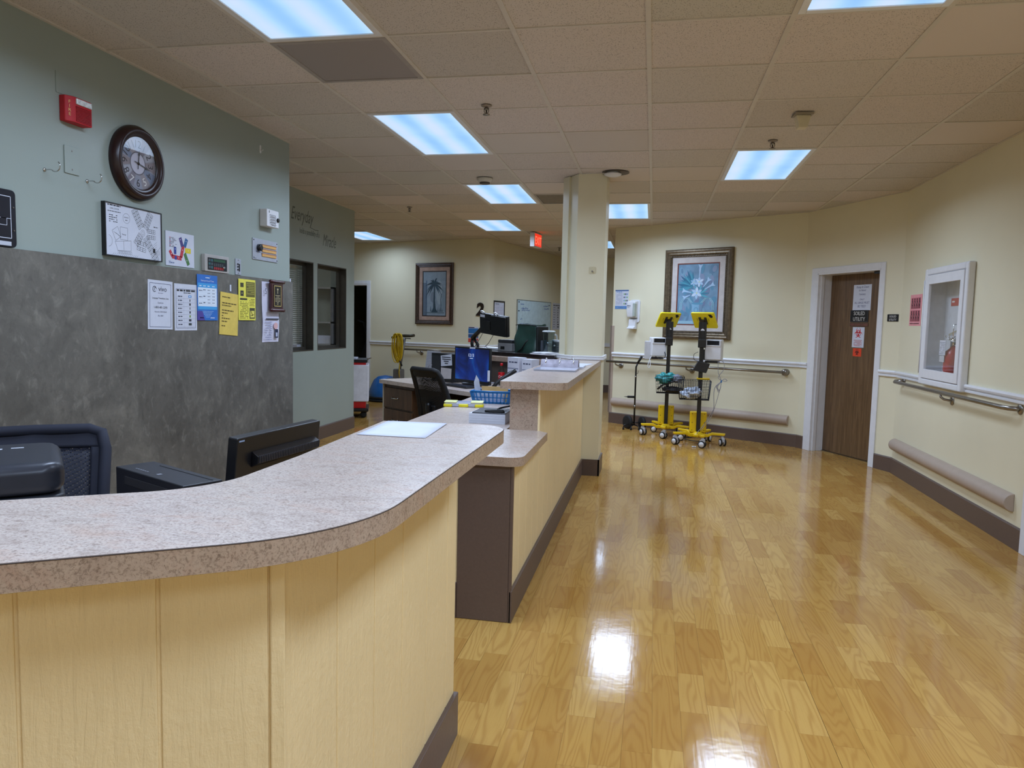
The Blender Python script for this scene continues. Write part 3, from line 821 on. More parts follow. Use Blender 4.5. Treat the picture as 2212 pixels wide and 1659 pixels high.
# back desk at the angled side of the station
DA = math.atan2(-.616, .788); DO = (-1.93, 6.45)
dk = thing('back_desk', 'laminate back desk with wood drawers, under the computer monitor', 'desk', (DO[0], DO[1], 0), DA)
MB().box(-1.02, .72, 0, .85, .735, .775).build('desk_top', LAM, dk, bevel=.002)
MB().box(-1.0, -.985, .03, .80, 0, .735).build('side_panel', mat('pale_side_panel', (196, 184, 160), .5), dk)
MB().box(-.985, -.45, .05, .80, .06, .735).build('drawer_box', CABWOOD, dk)
for z0, z1 in ((.50, .70), (.28, .48), (.07, .26)):
    dw = MB().box(-.975, -.46, .03, .05, z0, z1).build('drawer', CABWOOD, dk, bevel=.003)
    MB().tube([(-.80, .03, z0 + .105), (-.79, .008, z0 + .1), (-.70, .008, z0 + .1), (-.69, .03, z0 + .105)], .006, 6).build('handle', CHROME, dw)
MB().box(.62, .70, .2, .8, 0, .735).build('desk_leg', LAME, dk)
# raised ledge behind it
LO = (-1.35, 6.98)
lg = thing('station_ledge', 'raised laminate ledge with a dark back panel behind the desk monitor', 'counter', (LO[0], LO[1], 0), DA)
MB().prism([(-.92, 0), (.575, 0), (.45, .195), (.32, .36), (.2, .52), (-.92, .52)], .997, 1.045).build('ledge_top', LAME, lg, bevel=.003)
MB().box(-.90, .45, .06, .17, 0, .997).build('ledge_wall', mat('dark_taupe_laminate', (92, 80, 70), .5), lg)
bd = tag(MB().prism([(-.85, .10), (.505, .10), (.44, .195), (.31, .36), (.24, .44), (-.85, .44)], 1.045, 1.085).build('shelf_board', mat('black_lacquer', (26, 18, 18), .25), None, (LO[0], LO[1], 0), DA, bevel=.004), 'black lacquered board lying on the raised ledge', 'board')

# ================================================================== ON THE SAGE WALL
def wthing(name, label, cat, wall, u, z, out=0.0, group=None):
    return thing(name, label, cat, on(wall, u, z, out), rot(wall), group)
K = (34, 34, 38)
# fire alarm
RED = mat('alarm_red', (186, 26, 38), .6)
t = wthing('fire_alarm', 'red fire alarm horn with a clear strobe, above the blank plate', 'fire alarm', 'G1', 3.172, 2.355)
MB().prism([(-.074, -.0), (-.074, -.030), (-.040, -.052), (.074, -.052), (.074, 0)], -.06, .06, 'z').build('body', RED, t, bevel=.004)
MB().box(-.03, .068, -.060, -.050, .026, .054).build('strobe_lens', mat('strobe_clear', (222, 226, 232), .08, 0, var=.3, scale=60), t, bevel=.004, label='clear strobe lens')
for q in range(11): MB().box(-.030, .066, -.0555, -.051, -.052 + q * .0066, -.0485 + q * .0066).build('grille_bar', mat('alarm_red_dark', (160, 22, 34), .4), t)
bb = MB(); cs = math.atan2(-.022, .034)
bb.M = Matrix.Translation((-.057, -.0418, 0)) @ Matrix.Rotation(cs, 4, 'Z')
for q, ch in enumerate('FIRE'): bb.text(ch, .021, 0, .024 - q * .019, -.0015)
bb.M = None; bb.build('lettering', ink((232, 190, 120)), t)
tag(MB().prism(rrect(-.085, .085, -.05, .05, .004), -.003, 0, 'y').build('cover_plate', GREEN, None, on('G1', 3.165, 2.472), rot('G1')), 'sage painted plate edge just above the fire alarm', 'plate')
t = wthing('blank_plate', 'sage painted blank plate with two screws under the fire alarm', 'plate', 'G1', 3.163, 2.122)
MB().prism(rrect(-.046, .046, -.066, .066, .004), -.006, 0, 'y').build('plate', GREEN, t, bevel=.002)
for z in (.044, -.044): MB().lathe([(.0035, -.0075), (.0045, -.006)], 8, 0, (0, 0, z), 'y').build('screw', STEEL, t)
for u, z, lab in ((3.0, 2.045, 'silver cup hook left of the blank plate'), (3.262, 2.042, 'silver cup hook between the blank plate and the clock')):
    t = wthing('cup_hook', lab, 'hook', 'G1', u, z, 0, 'silver cup hooks')
    MB().tube(cr([(0, 0, 0), (0, -.035, 0), (0, -.05, -.008), (0, -.068, -.008), (0, -.082, .004), (0, -.084, .022), (0, -.076, .034)]), .0026, 8).build('hook_wire', CHROME, t)
    MB().lathe([(.004, -.006), (.009, -.004), (.009, 0)], 10, 0, (0, 0, 0), 'y').build('collar', CHROME, t)
# clock
t = wthing('wall_clock', 'round dark brown wall clock with a grey numeral face', 'clock', 'G1', 3.612, 2.202)
CB = mat('clock_dark_brown', (38, 18, 18), .32, var=.2)
MB().lathe([(.138, -.030), (.146, -.040), (.152, -.036), (.158, -.046), (.172, -.052), (.184, -.046), (.190, -.036), (.198, -.026), (.200, -.006), (.198, 0)], 56, 0, (0, 0, 0), 'y', True, False).build('rim', CB, t)
f = Ink(-.018); C3 = [(148, 152, 168), (128, 122, 134), (168, 170, 182), (138, 130, 136), (120, 132, 156), (150, 144, 150)]
f.ell(0, 0, .148, .148, (150, 152, 164), 48); f.up()
for q in range(12):
    a = PI / 2 - q * PI / 6; p = [(.058 * math.cos(a + d), .058 * math.sin(a + d)) for d in (-.23, .23)] + [(.142 * math.cos(a + d), .142 * math.sin(a + d)) for d in (.235, .08, -.08, -.235)]
    f.poly(p, C3[q % 6])
f.up(); f.ring(0, 0, .060, .004, (84, 80, 92)); f.ell(0, 0, .055, .055, (196, 196, 212), 32)
for q in range(60): a = q * PI / 30; f.line(.141 * math.cos(a), .141 * math.sin(a), .145 * math.cos(a), .145 * math.sin(a), .002, K)
f.up()
for q in range(1, 13):
    a = PI / 2 - q * PI / 6; col = (230, 228, 226) if q in (5, 7) else (44, 40, 46)
    n0 = len(f.v); f.t(str(q), .060, 0, -.021, col)
    M = Matrix.Translation((.103 * math.cos(a), 0, .103 * math.sin(a))) @ Matrix.Rotation(-(a - PI / 2) if q in (10, 11, 12, 1, 2, 3, 9, 4, 8) else -(a + PI / 2), 4, 'Y')
    for i in range(n0, len(f.v)): f.v[i] = tuple(M @ Vector(f.v[i]))
f.put('dial', t)
bb = MB()
def hand(bb, ang, L, wd):
    c, s = math.cos(ang), math.sin(ang); P = lambda a, b: (a * c - b * s, a * s + b * c)
    bb.prism([P(-.03, -wd * .4), P(.02, -wd * .5), P(L * .55, -wd * .5), P(L * .66, -wd * 1.5), P(L * .76, -wd * .5), P(L, 0), P(L * .76, wd * .5), P(L * .66, wd * 1.5), P(L * .55, wd * .5), P(.02, wd * .5), P(-.03, wd * .4)], -.024, -.0225, 'y')
hand(bb, PI / 2 - .12, .074, .005); bb.build('hour_hand', BLACK, t)
bb = MB(); hand(bb, PI / 2 - math.radians(103), .098, .0045); bb.build('minute_hand', BLACK, t)
MB().lathe([(.003, -.028), (.007, -.026), (.007, -.02)], 12, 0, (0, 0, 0), 'y').build('hub', BLACK, t)
MB().prism([(.139 * math.cos(k * PI / 24), .139 * math.sin(k * PI / 24)) for k in range(48)], -.031, -.0305, 'y').build('glass', CLEAR, t)
# adhesive hook high on the wall
t = wthing('adhesive_hook', 'tiny white adhesive hook high near the wall end', 'hook', 'G1', 4.915, 2.578)
MB().prism(rrect(-.008, .008, -.028, .028, .005), -.004, 0, 'y').build('pad', PLAST, t)
MB().tube([(0, -.004, -.004), (0, -.012, -.012), (0, -.02, -.01), (0, -.023, 0)], .003, 6).build('hook_tip', PLAST, t)

# framed evacuation map
t = wthing('framed_map', 'black framed black and white building floor plan under the clock', 'framed map', 'G1', 3.574, 1.823)
W2_, H2_ = .222, .138
bb = MB(); e = .006
bb.box(-W2_, W2_, -.024, 0, H2_ - e, H2_).box(-W2_, W2_, -.024, 0, -H2_, -H2_ + e).box(-W2_, -W2_ + e, -.024, 0, -H2_ + e, H2_ - e).box(W2_ - e, W2_, -.024, 0, -H2_ + e, H2_ - e)
bb.build('frame', BLACK, t)
MB().box(-W2_ + e, W2_ - e, -.020, 0, -H2_ + e, H2_ - e).build('sheet', PAPER, t)
f = Ink(-.0204)
def wing(f, x0, z0, ang, L, wd, n, c=K, lw=.0017):
    ca, sa = math.cos(ang), math.sin(ang); P = lambda a, b: (x0 + a * ca - b * sa, z0 + a * sa + b * ca)
    for b0, b1 in ((-wd, -wd * .22), (wd * .22, wd)):
        for q in range(n):
            a0, a1 = L * q / n, L * (q + .94) / n
            f.path([P(a0, b0), P(a1, b0), P(a1, b1), P(a0, b1)], lw, c, True)
            am = (a0 + a1) / 2; f.line(*P(am - .004, (b0 + b1) / 2), *P(am + .004, (b0 + b1) / 2), .0022, c)
    for b0 in (-wd * .22, wd * .22): f.line(*P(0, b0), *P(L, b0), lw, c)
wing(f, .055, .035, math.radians(122), .11, .022, 6); wing(f, .085, .035, math.radians(62), .10, .022, 6)
wing(f, .10, .008, 0, .068, .026, 4); wing(f, .085, -.015, math.radians(-52), .155, .021, 8)
wing(f, .05, -.005, math.radians(-128), .07, .02, 4); wing(f, .02, -.06, math.radians(-10), .07, .026, 3)
f.ring(.065, .008, .017, .0012, K); f.ring(.065, .008, .009, .0012, K); f.ring(-.062, .07, .026, .0011, K)
f.t('ASSEMBLY', .008, -.062, .072); f.words(-.07, .058, -.054, .004, K, 3)
f.words(-.20, .122, -.105, .006, K, 1, 1); f.t('CARE CENTER', .0105, -.15, .105); f.words(-.20, .092, -.105, .0035, K, 5, 1)
for q in range(4): f.words(-.19, .072 - q * .011, -.13, .004, K, 10 + q)
f.frame(-.11, -.045, -.055, .02, .0011, K); f.t('Therapy', .0095, -.083, -.02)
f.path([(-.17, -.005), (-.13, .02), (-.105, -.03), (-.145, -.055)], .0012, K, True)
for q in range(4): f.line(-.160 + q * .012, -.010 - q * .004, -.135 + q * .01, -.018 - q * .006, .0012, K)
f.path([(-.15, -.06), (-.03, -.045), (-.03, -.10), (-.13, -.105)], .0012, K, True); f.line(-.085, -.05, -.085, -.10, .0011, K)
for q in range(9): f.frame(-.13 + q * .012, -.118, -.121 + q * .012, -.106, .0009, K)
for q in range(14): f.line(-.17 + q * .014, -.13, -.158 + q * .014, -.118, .0009, K)
f.ring(-.20, -.06, .03, .0011, K, -1.4, 1.4); f.ring(.19, -.09, .013, .0011, K); f.ring(.19, -.09, .006, .0011, K)
for q in range(5): f.line(.15, -.05 - q * .012, .18, -.03 - q * .012, .001, K)
f.line(.13, -.128, .21, -.055, .0012, K); f.rect(.148, -.092, .166, -.068, K); f.words(.155, .05, .19, .005, K, 30, 1)
f.put('print', t)
# colour map
o, hw, hh = sheet('G1', 3.988, 1.775, .268, .20, 'white sheet with a multicolour building map, right of the black framed floor plan', 'map', name='colour_map', thick=.003)
f = Ink(-.0036)
R_, B_, P_, Y_, G_, L_ = (190, 52, 62), (40, 66, 150), (76, 62, 124), (226, 204, 40), (74, 122, 62), (40, 96, 150)
def bar(f, x0, z0, x1, z1, wd, c): f.line(x0, z0, x1, z1, wd, c)
bar(f, -.10, -.012, -.075, -.045, .022, R_); bar(f, -.08, -.045, .01, -.052, .024, R_); bar(f, .005, -.045, .028, .025, .026, R_)
f.up(); bar(f, .02, .02, -.002, .072, .026, P_); bar(f, .04, .02, .062, .07, .026, L_); bar(f, .045, .0, .10, .0, .03, Y_); bar(f, .04, -.018, .078, -.085, .026, G_)
bar(f, -.05, -.03, -.05, .012, .022, B_); bar(f, -.045, -.062, -.045, -.04, .02, B_); f.up()
for x, z in ((-.05, 0), (.0, .06), (.055, .055), (.075, 0), (.06, -.06), (.02, 0), (-.02, -.05), (-.085, -.03)): f.ell(x, z, .003, .003, (236, 236, 240), 8)
for q in range(8): f.rect(-.10, .062 - q * .0075, -.092, .067 - q * .0075, (R_, K, P_)[q % 3]); f.words(-.087, .063 - q * .0075, -.06 + (q % 3) * .012, .003, (90, 90, 100), q)
for q in range(5): a = q * 1.256; f.line(-.10, -.08, -.10 + .012 * math.cos(a), -.08 + .012 * math.sin(a), .0015, (70, 100, 160))
f.words(-.09, -.085, -.06, .006, (100, 120, 160), 4, 1); f.put('print', o)
# annunciator
t = wthing('alarm_annunciator', 'grey wall panel with a dark display and red keys, above the blue sheet', 'control panel', 'G1', 4.335, 1.719)
MB().prism(rrect(-.135, .135, -.055, .055, .006), -.026, 0, 'y').build('housing', mat('annunciator_grey', (176, 172, 168), .4), t, bevel=.004)
MB().box(-.105, .105, -.0285, -.025, -.042, .034).build('display', mat('annunciator_black', (22, 26, 30), .2), t)
f = Ink(-.0290)
f.rect(-.045, .012, .085, .028, (30, 78, 48))
for r in range(3):
    for c in range(2): f.rect(-.10 + c * .026, -.034 + r * .022, -.078 + c * .026, -.018 + r * .022, (44, 92, 96) if (r + c) % 2 else (66, 74, 80))
for c in range(5):
    f.rect(-.042 + c * .022, -.018, -.026 + c * .022, .002, (60, 62, 66)); f.rect(-.042 + c * .022, -.038, -.026 + c * .022, -.022, (168, 36, 40))
f.put('keys', t)
MB().lathe([(.006, -.040), (.009, -.034), (.009, -.028)], 10, 0, (.062, 0, -.02), 'y').build('key_switch', CHROME, t)
# small switch plate
t = wthing('switch_plate', 'narrow steel plate with black buttons right of the grey panel', 'switch plate', 'G1', 4.612, 1.722)
MB().prism(rrect(-.034, .034, -.054, .054, .003), -.006, 0, 'y').build('plate', mat('plate_pale_steel', (176, 180, 190), .35, .3), t, bevel=.0015)
for z in (.018, .0, -.02): MB().lathe([(.005, -.011), (.006, -.009), (.006, -.006)], 10, 0, (-.008, 0, z), 'y').build('button', BLACK, t)
for z in (.044, -.044): MB().lathe([(.003, -.008), (.004, -.006)], 8, 0, (0, 0, z), 'y').build('screw', STEEL, t)
MB().box(.006, .016, -.009, -.006, -.03, .02).build('label_strip', BLACK, t)
# white zone box
t = wthing('keypad_box', 'white wall box with rows of small switches and a black knob', 'control box', 'G1', 4.985, 2.098)
MB().prism(rrect(-.085, .085, -.062, .062, .008), -.060, 0, 'y').build('case', PLAST, t, bevel=.006)
f = Ink(-.0606); f.rect(-.058, .036, -.05, .052, (60, 60, 64))
for r in range(4):
    for c in range(5): f.rect(-.048 + c * .018, .022 - r * .019, -.036 + c * .018, .026 - r * .019, (110, 110, 116)); f.rect(-.044 + c * .018, .012 - r * .019, -.040 + c * .018, .022 - r * .019, (70, 70, 76))
f.words(-.045, -.052, .035, .004, (120, 120, 126), 2); f.put('print', t)
for r in range(4):
    MB().tube([(-.04, -.066, .012 - r * .019), (.035, -.066, .012 - r * .019)], .0014, 5).build('switch_row', mat('switch_grey', (130, 130, 134), .4), t)
MB().lathe([(.010, -.072), (.015, -.069), (.015, -.06)], 16, 0, (.065, 0, -.004), 'y').build('knob', BLACK, t)
# intercom plate
t = wthing('intercom_plate', 'pale steel intercom plate with three orange label strips', 'intercom', 'G1', 4.972, 1.867)
MB().box(-.175, .175, -.007, 0, -.075, .075).build('plate', mat('plate_pale_steel', (176, 180, 190), .35, .3), t, bevel=.0015)
for q in range(3):
    MB().box(-.055, .145, -.013, -.007, .018 - q * .032, .038 - q * .032).build('label_strip', mat('strip_orange', (214, 164, 96), .35), t, bevel=.002)
bb = MB()
for q in range(3): bb.box(-.058, .148, -.0135, -.007, .0365 - q * .032, .041 - q * .032)
bb.build('strip_edge', mat('strip_brown', (150, 84, 48), .4), t)
MB().lathe([(.018, -.034), (.024, -.030), (.025, -.007)], 18, 0, (-.10, 0, .012), 'y').build('knob', BLACK, t)
f = Ink(-.0075); f.words(-.135, -.02, -.07, .006, (50, 60, 100), 3, 1); f.words(-.165, -.068, -.13, .004, K, 1); f.put('print', t)
bb = MB()
for x in (-.162, .162):
    for z in (-.062, .062): bb.lathe([(.003, -.010), (.005, -.007)], 8, 0, (x, 0, z), 'y')
bb.build('screws', BLACK, t)
# black board at the picture edge
t = wthing('notice_board', 'black framed dark board cut off at the photo left edge', 'board', 'G1', 2.615, 1.79)
MB().prism(rrect(-.2, .2, -.125, .125, .02), -.022, 0, 'y').build('board', mat('board_black', (24, 26, 36), .3), t, bevel=.003)
f = Ink(-.0226); f.frame(-.172, -.085, .172, .095, .003, (210, 214, 226)); f.up(); f.rect(-.17, -.118, .17, -.100, (190, 194, 204)); f.frame(.10, -.03, .15, 0, .002, (210, 214, 226)); f.line(.12, 0, .172, 0, .002, (210, 214, 226)); f.put('print', t)
bb = MB()
for z in (.05, -.05): bb.lathe([(.003, -.026), (.004, -.022)], 8, 0, (.185, 0, z), 'y')
bb.build('screws', STEEL, t)

# ---- papers on the grey wainscot (2.2 cm proud of the wall)
PO = .0232
o, w, h = sheet('G1', 3.772, 1.44, .2165, .279, 'white notice with a language phone line and blue border', out=PO, tilt=.02)
f = Ink(-.0014); f.frame(-.092, -.126, .092, .122, .0022, (44, 50, 96)); f.up()
f.t('vivo', .042, .018, .078, (40, 40, 60), sx=1.05); f.ring(-.052, .089, .015, .0035, (40, 40, 60), .6, 5.4); f.ring(-.046, .089, .009, .003, (40, 40, 60), 0, 4.2); f.words(-.022, .066, .022, .003, (130, 130, 150), 2, 1)
f.t('Language Translation Line:', .0135, 0, .034, sx=1.0); f.t('CyraCom', .0125, 0, .008, (90, 92, 110)); f.t('1-800-481-3293', .0185, 0, -.020); f.t('Account: 501015624', .0125, 0, -.043, (90, 92, 110)); f.t('Pin: 4007', .0125, 0, -.066, (90, 92, 110))
f.put('print', o)
o, w, h = sheet('G1', 4.005, 1.432, .2165, .279, 'white table of rows with small icons, partly under the blue sheet', out=PO)
f = Ink(-.0014); f.frame(-.092, -.124, .094, .108, .002, (50, 54, 90)); f.words(-.085, .095, .09, .010, K, 4, 1); f.words(-.02, .084, .05, .005, K, 9, 1)
for q in range(8):
    z = .066 - q * .024; f.line(-.09, z - .014, .092, z - .014, .0009, (150, 150, 170)); f.words(-.075, z - .004, -.035, .006, (70, 72, 90), q, 1)
    c = ((60, 140, 210), (70, 70, 80), (60, 60, 64), (110, 110, 116), (80, 80, 90), (120, 150, 60), (60, 60, 70), (60, 70, 70))[q]
    s = (.014, .004, .007, .004, .007, .006, .012, .015)[q]; f.rect(.04 - s, z - .007, .04 + s, z + .007, c)
f.up(); f.rect(.033, .062, .045, .070, (230, 236, 240)); f.line(-.02, .07, -.02, -.12, .0009, (150, 150, 170)); f.put('print', o)
o, w, h = sheet('G1', 4.222, 1.498, .2165, .286, 'blue delivery times sheet with a white table', out=PO + .003, col=mat('sheet_blue', (44, 112, 196), .5), name='blue_notice_sheet')
f = Ink(-.0014); f.rect(-.10, -.055, .10, .062, (224, 234, 246)); f.rect(-.10, .062, .10, .09, (64, 160, 222)); f.rect(-.10, -.075, .10, -.055, (64, 160, 222)); f.up()
f.poly([(-.108, -.085), (-.055, -.085), (-.03, -.143), (-.108, -.143)], (78, 66, 150))
f.t('Delivery & Cut-off Times', .0135, .0, .101, (240, 244, 250)); f.words(-.02, .122, .02, .006, (220, 232, 246), 1, 1); f.line(.02, .118, .03, .135, .002, (220, 232, 246))
for q, x in enumerate((-.085, -.045, 0, .05)): f.words(x, .07, x + .025, .005, (240, 244, 250), q, 1)
for r in range(5):
    z = .045 - r * .02
    for x in (0, .05): f.words(x, z, x + .028, .004, (90, 100, 120), r * 3 + int(x * 99), 1)
    if r % 2 == 0: f.words(-.09, z - .004, -.055, .005, (70, 80, 100), r, 1); f.words(-.045, z, -.02, .006, (70, 80, 100), r + 7, 1)
    f.line(-.095, z - .01, .095, z - .01, .0006, (170, 180, 200))
for q in range(5): f.words(-.06 + q * .01, -.088 - q * .009, .06 - q * .01, .003, (170, 200, 236), q, 1)
f.words(-.08, -.13, -.04, .006, (226, 234, 246), 3, 1); f.words(.03, -.13, .075, .006, (226, 234, 246), 4, 1); f.put('print', o)
tag(MB().box(-.008, .008, -.002, 0, -.022, .022).build('tape_tab', PAPER, None, on('G1', 4.485, 1.572, PO), rot('G1')), 'small white tape tab above the plain yellow sheet', 'tape')
o, w, h = sheet('G1', 4.464, 1.398, .216, .279, 'plain yellow sheet hanging crooked beside the blue sheet', out=PO + .002, col=mat('sheet_yellow', (224, 196, 92), .6), tilt=.065, name='yellow_notice_sheet')
f = Ink(-.0014); kk = (90, 72, 20)
for z, x0, x1 in ((.105, -.085, .01), (.066, -.085, .085), (.05, -.085, .02), (.018, -.085, .05), (.0, -.085, -.02), (-.018, -.085, -.07), (-.035, -.085, .01), (-.055, -.085, -.02), (-.085, -.085, -.045)): f.words(x0, z, x1, .007, kk, int(z * 999) % 50, 1)
f.put('print', o)
o, w, h = sheet('G1', 4.682, 1.500, .216, .282, 'bright yellow flyer with dark printed blocks', out=PO + .0045, col=mat('sheet_bright_yellow', (230, 220, 84), .6), name='yellow_flyer')
f = Ink(-.0014); o1 = (104, 98, 38); f.rect(-.015, .02, .10, .125, o1); f.rect(-.085, .085, -.045, .115, (64, 60, 30)); f.rect(-.085, .025, -.045, .062, (50, 48, 40)); f.rect(-.09, -.002, -.0, .01, (44, 42, 34)); f.rect(.03, -.13, .098, -.055, (70, 68, 40)); f.up()
f.rect(.038, -.122, .09, -.075, (226, 214, 100)); f.line(.045, -.075, .07, -.11, .006, (60, 60, 40)); f.line(.045, -.11, .085, -.10, .004, (60, 60, 40)); f.rect(-.07, .04, -.062, .048, (220, 210, 120))
for q in range(7): f.words(-.005, .112 - q * .012, .09, .004, (190, 180, 80), q, .9)
for q in range(11): f.words(-.09, -.018 - q * .011, .015, .004, (110, 100, 40), q + 20, .8)
for q in range(5): f.words(.03, .004 - q * .011, .095, .004, (110, 100, 40), q + 40, .8)
f.put('print', o)
o, w, h = sheet('G1', 5.0, 1.42, .235, .44, 'tall pale flyer hanging under the wooden plaque', out=PO + .001, col=mat('sheet_lilac', (206, 204, 220), .6), curl=.012, name='pale_flyer')
f = Ink(-.0150); f.rect(-.085, -.055, .10, -.045, (54, 52, 62)); f.t('S', .06, -.085, .13, (70, 68, 80)); f.up()
for q in range(9): f.words(-.095, -.075 - q * .016, .0, .005, (140, 142, 170), q, .8)
f.rect(-.02, -.19, -.016, -.06, (170, 172, 196)); f.up(); f.ell(.055, -.10, .03, .025, (214, 170, 170)); f.poly(rrect(.045, .088, -.19, -.125, .006), (32, 38, 66)); f.up(); f.rect(.054, -.18, .079, -.15, (186, 190, 210)); f.put('print', o)
# plaque
t = wthing('award_plaque', 'dark red wood scroll plaque with a black and gold plate', 'plaque', 'G1', 5.045, 1.540, PO + .014)
MAH = mat('plaque_mahogany', (62, 20, 24), .2, var=.25)
pz = [(-.088 + .008 * math.sin(k / 10 * PI), .095 - .19 * k / 10) for k in range(11)] + [(.088 - .008 * math.sin(k / 10 * PI), -.095 + .19 * k / 10) for k in range(11)]
MB().prism(pz, -.022, 0, 'y').build('board', MAH, t, bevel=.003)
for z in (.105, -.105):
    MB().lathe([(.006, -.104), (.012, -.100), (.013, -.085), (.011, 0), (.013, .085), (.012, .100), (.006, .104)], 14, 0, (0, -.02, z), 'x').build('scroll_bar', MAH, t)
MB().box(-.058, .058, -.0245, -.021, -.082, .082).build('name_plate', mat('plaque_black', (26, 24, 20), .3), t)
f = Ink(-.025); f.frame(-.05, -.074, .05, .074, .005, (196, 168, 96)); f.line(0, .018, 0, .05, .006, (206, 190, 150)); f.ell(0, .05, .012, .006, (206, 190, 150))
for q, wd in enumerate((.034, .02, .036, .036, .036, .015, .012)): f.words(-wd, .002 - q * .0105, wd, .004, (186, 170, 130), q, 1)
f.put('print', t)
# wire file rack on the end of the sage wall
t = thing('wire_file_rack', 'black wire wall rack with a paper, hung past the end of the grey wainscot', 'rack', (-2.86, 5.352, 1.50), PI)
bb = MB()
for z in (-.22, -.12, -.02, .08, .14): bb.tube([(-.02, 0, z), (-.02, -.06 - (.03 if z > 0 else 0), z), (.30, -.06 - (.03 if z > 0 else 0), z), (.30, 0, z)], .003, 6)
for x in (-.02, .06, .14, .22, .30): bb.tube([(x, -.09, .14), (x, -.062, -.03), (x, -.05, -.20), (x, 0, -.24)], .0025, 6)
bb.build('wire_frame', MBLACK, t)
tag(MB().box(-.03, .19, -.05, -.035, -.1, .19).build('paper_sheaf', PAPER, None, (-2.86, 5.352, 1.50), PI), 'white sheaf of paper standing in the black wire rack', 'papers')

# lettering on the far sage wall
t = wthing('wall_lettering', 'dark script lettering on the sage wall above the office windows', 'lettering', 'G2', 0, 0)
q = (92, 100, 94)
f = Ink(-.001); f.t('Everyday', .19, 7.06, 2.40, q, 'LEFT', .35, .72); f.put('script_line', t)
f = Ink(-.001); f.path([(7.50, 2.36), (7.62, 2.345), (7.70, 2.35)], .006, q); f.put('flourish', t)
f = Ink(-.001); f.t('holds a possibility of a', .085, 7.25, 2.275, q, 'LEFT', .25, .62); f.put('script_line', t)
f = Ink(-.001); f.t('Miracle', .19, 7.80, 2.20, q, 'LEFT', .4, .62); f.put('script_line', t)

# ================================================================== PAINTING WALL
def picture(t, w, h, fw_, depth, frame_m, mat_m, mat_w, inner_m=None):
    """moulded frame, mat and backing about the local origin; returns half size of the picture opening"""
    def ring(x, z, prof, m, name):
        bb = MB(); n = len(prof)
        cs = [(-1, -1), (1, -1), (1, 1), (-1, 1)]
        vs = [(sx * (x - d), -p, sz * (z - d)) for sx, sz in cs for d, p in prof]
        fs = []
        for c in range(4):
            for i in range(n - 1):
                a, b2 = c * n + i, ((c + 1) % 4) * n + i; fs.append((a, b2, b2 + 1, a + 1))
        bb.add(vs, fs); return bb.build(name, m, t)
    fr = ring(w / 2, h / 2, [(0, 0), (0, depth * .7), (fw_ * .12, depth * .9), (fw_ * .3, depth), (fw_ * .42, depth * .8), (fw_ * .6, depth * .85), (fw_ * .78, depth * .55), (fw_ * .9, depth * .6), (fw_, depth * .3), (fw_, 0)], frame_m, 'frame')
    x, z = w / 2 - fw_, h / 2 - fw_
    ring(x, z, [(0, depth * .35), (mat_w, depth * .33), (mat_w, depth * .25)], mat_m, 'mat_board')
    if inner_m: ring(x - mat_w, z - mat_w, [(0, depth * .35), (.014, depth * .35), (.016, depth * .22)], inner_m, 'inner_fillet'); mat_w += .016
    return fr, x - mat_w, z - mat_w, depth * .22
t = wthing('flower_painting', 'large ornate bronze framed painting of pale lilies in a vase', 'painting', 'A', 1.302, 1.798)
GILT = mat('antique_bronze_frame', (112, 98, 78), .35, .5, var=.3, scale=30)
fr, px_, pz_, py_ = picture(t, .95, 1.15, .105, .045, GILT, mat('mat_pale', (204, 196, 192), .7), .072, mat('fillet_red_brown', (124, 72, 62), .4))
bb = MB()      # rope beading round the frame
for sx, sz, L, ax in ((0, .49, .76, 'x'), (0, -.49, .76, 'x'), (-.39, 0, .96, 'z'), (.39, 0, .96, 'z')):
    n = int(L / .022)
    for q in range(n):
        a = -L / 2 + L * (q + .5) / n
        c = (sx + (a if ax == 'x' else 0), -.034, sz + (a if ax == 'z' else 0))
        bb.lathe([(0, -.006), (.006, -.003), (.006, .003), (0, .006)], 6, 0, c, ax)
bb.build('rope_beading', mat('bead_dark', (64, 54, 44), .35, .4), fr)
MB().box(-px_, px_, -py_, 0, -pz_, pz_).build('canvas', mat('canvas_slate_blue', (112, 146, 172), .6, var=.25, scale=5), t)
f = Ink(-py_ - .0006); rg = random.Random(4)
for q in range(70):   # cloudy brushwork
    x, z = rg.uniform(-px_ * .85, px_ * .85), rg.uniform(-pz_ * .85, pz_ * .85); c = rg.choice([(120, 158, 182), (98, 134, 162), (132, 148, 176), (92, 144, 172), (114, 130, 160)])
    f.ell(x, z, rg.uniform(.015, .04), rg.uniform(.03, .07), c, 10, rg.uniform(-.5, .5)); f.y -= .00002
def leaf(f, x, z, a, L, wd, c):
    ca, sa = math.cos(a), math.sin(a); P = lambda u, v: (x + u * ca - v * sa, z + u * sa + v * ca)
    f.poly([P(0, 0), P(L * .3, -wd * .8), P(L * .6, -wd), P(L, 0), P(L * .6, wd), P(L * .3, wd * .8)], c); f.y -= .00002
for q in range(11): leaf(f, -.07, .09, 1.6 + q * .17, .20 + .02 * (q % 3), .018, ((54, 124, 150), (74, 150, 172), (44, 104, 134))[q % 3])
for q in range(9): leaf(f, .02, .0, -.3 + q * .4, .15, .012, ((90, 168, 188), (60, 130, 156))[q % 2])
f.up(); f.poly([(-.075, -.12), (.085, -.12), (.055, -.40), (-.045, -.40)], (132, 178, 206)); f.poly([(.03, -.12), (.085, -.12), (.055, -.40), (.03, -.40)], (160, 192, 220)); f.rect(-px_, -pz_, px_, -pz_ + .04, (150, 188, 206)); f.up()
f.ring(-.01, -.20, .028, .006, (74, 138, 170)); f.ring(-.03, -.25, .02, .005, (74, 138, 170)); f.ell(.005, -.12, .08, .014, (92, 150, 178), 16)
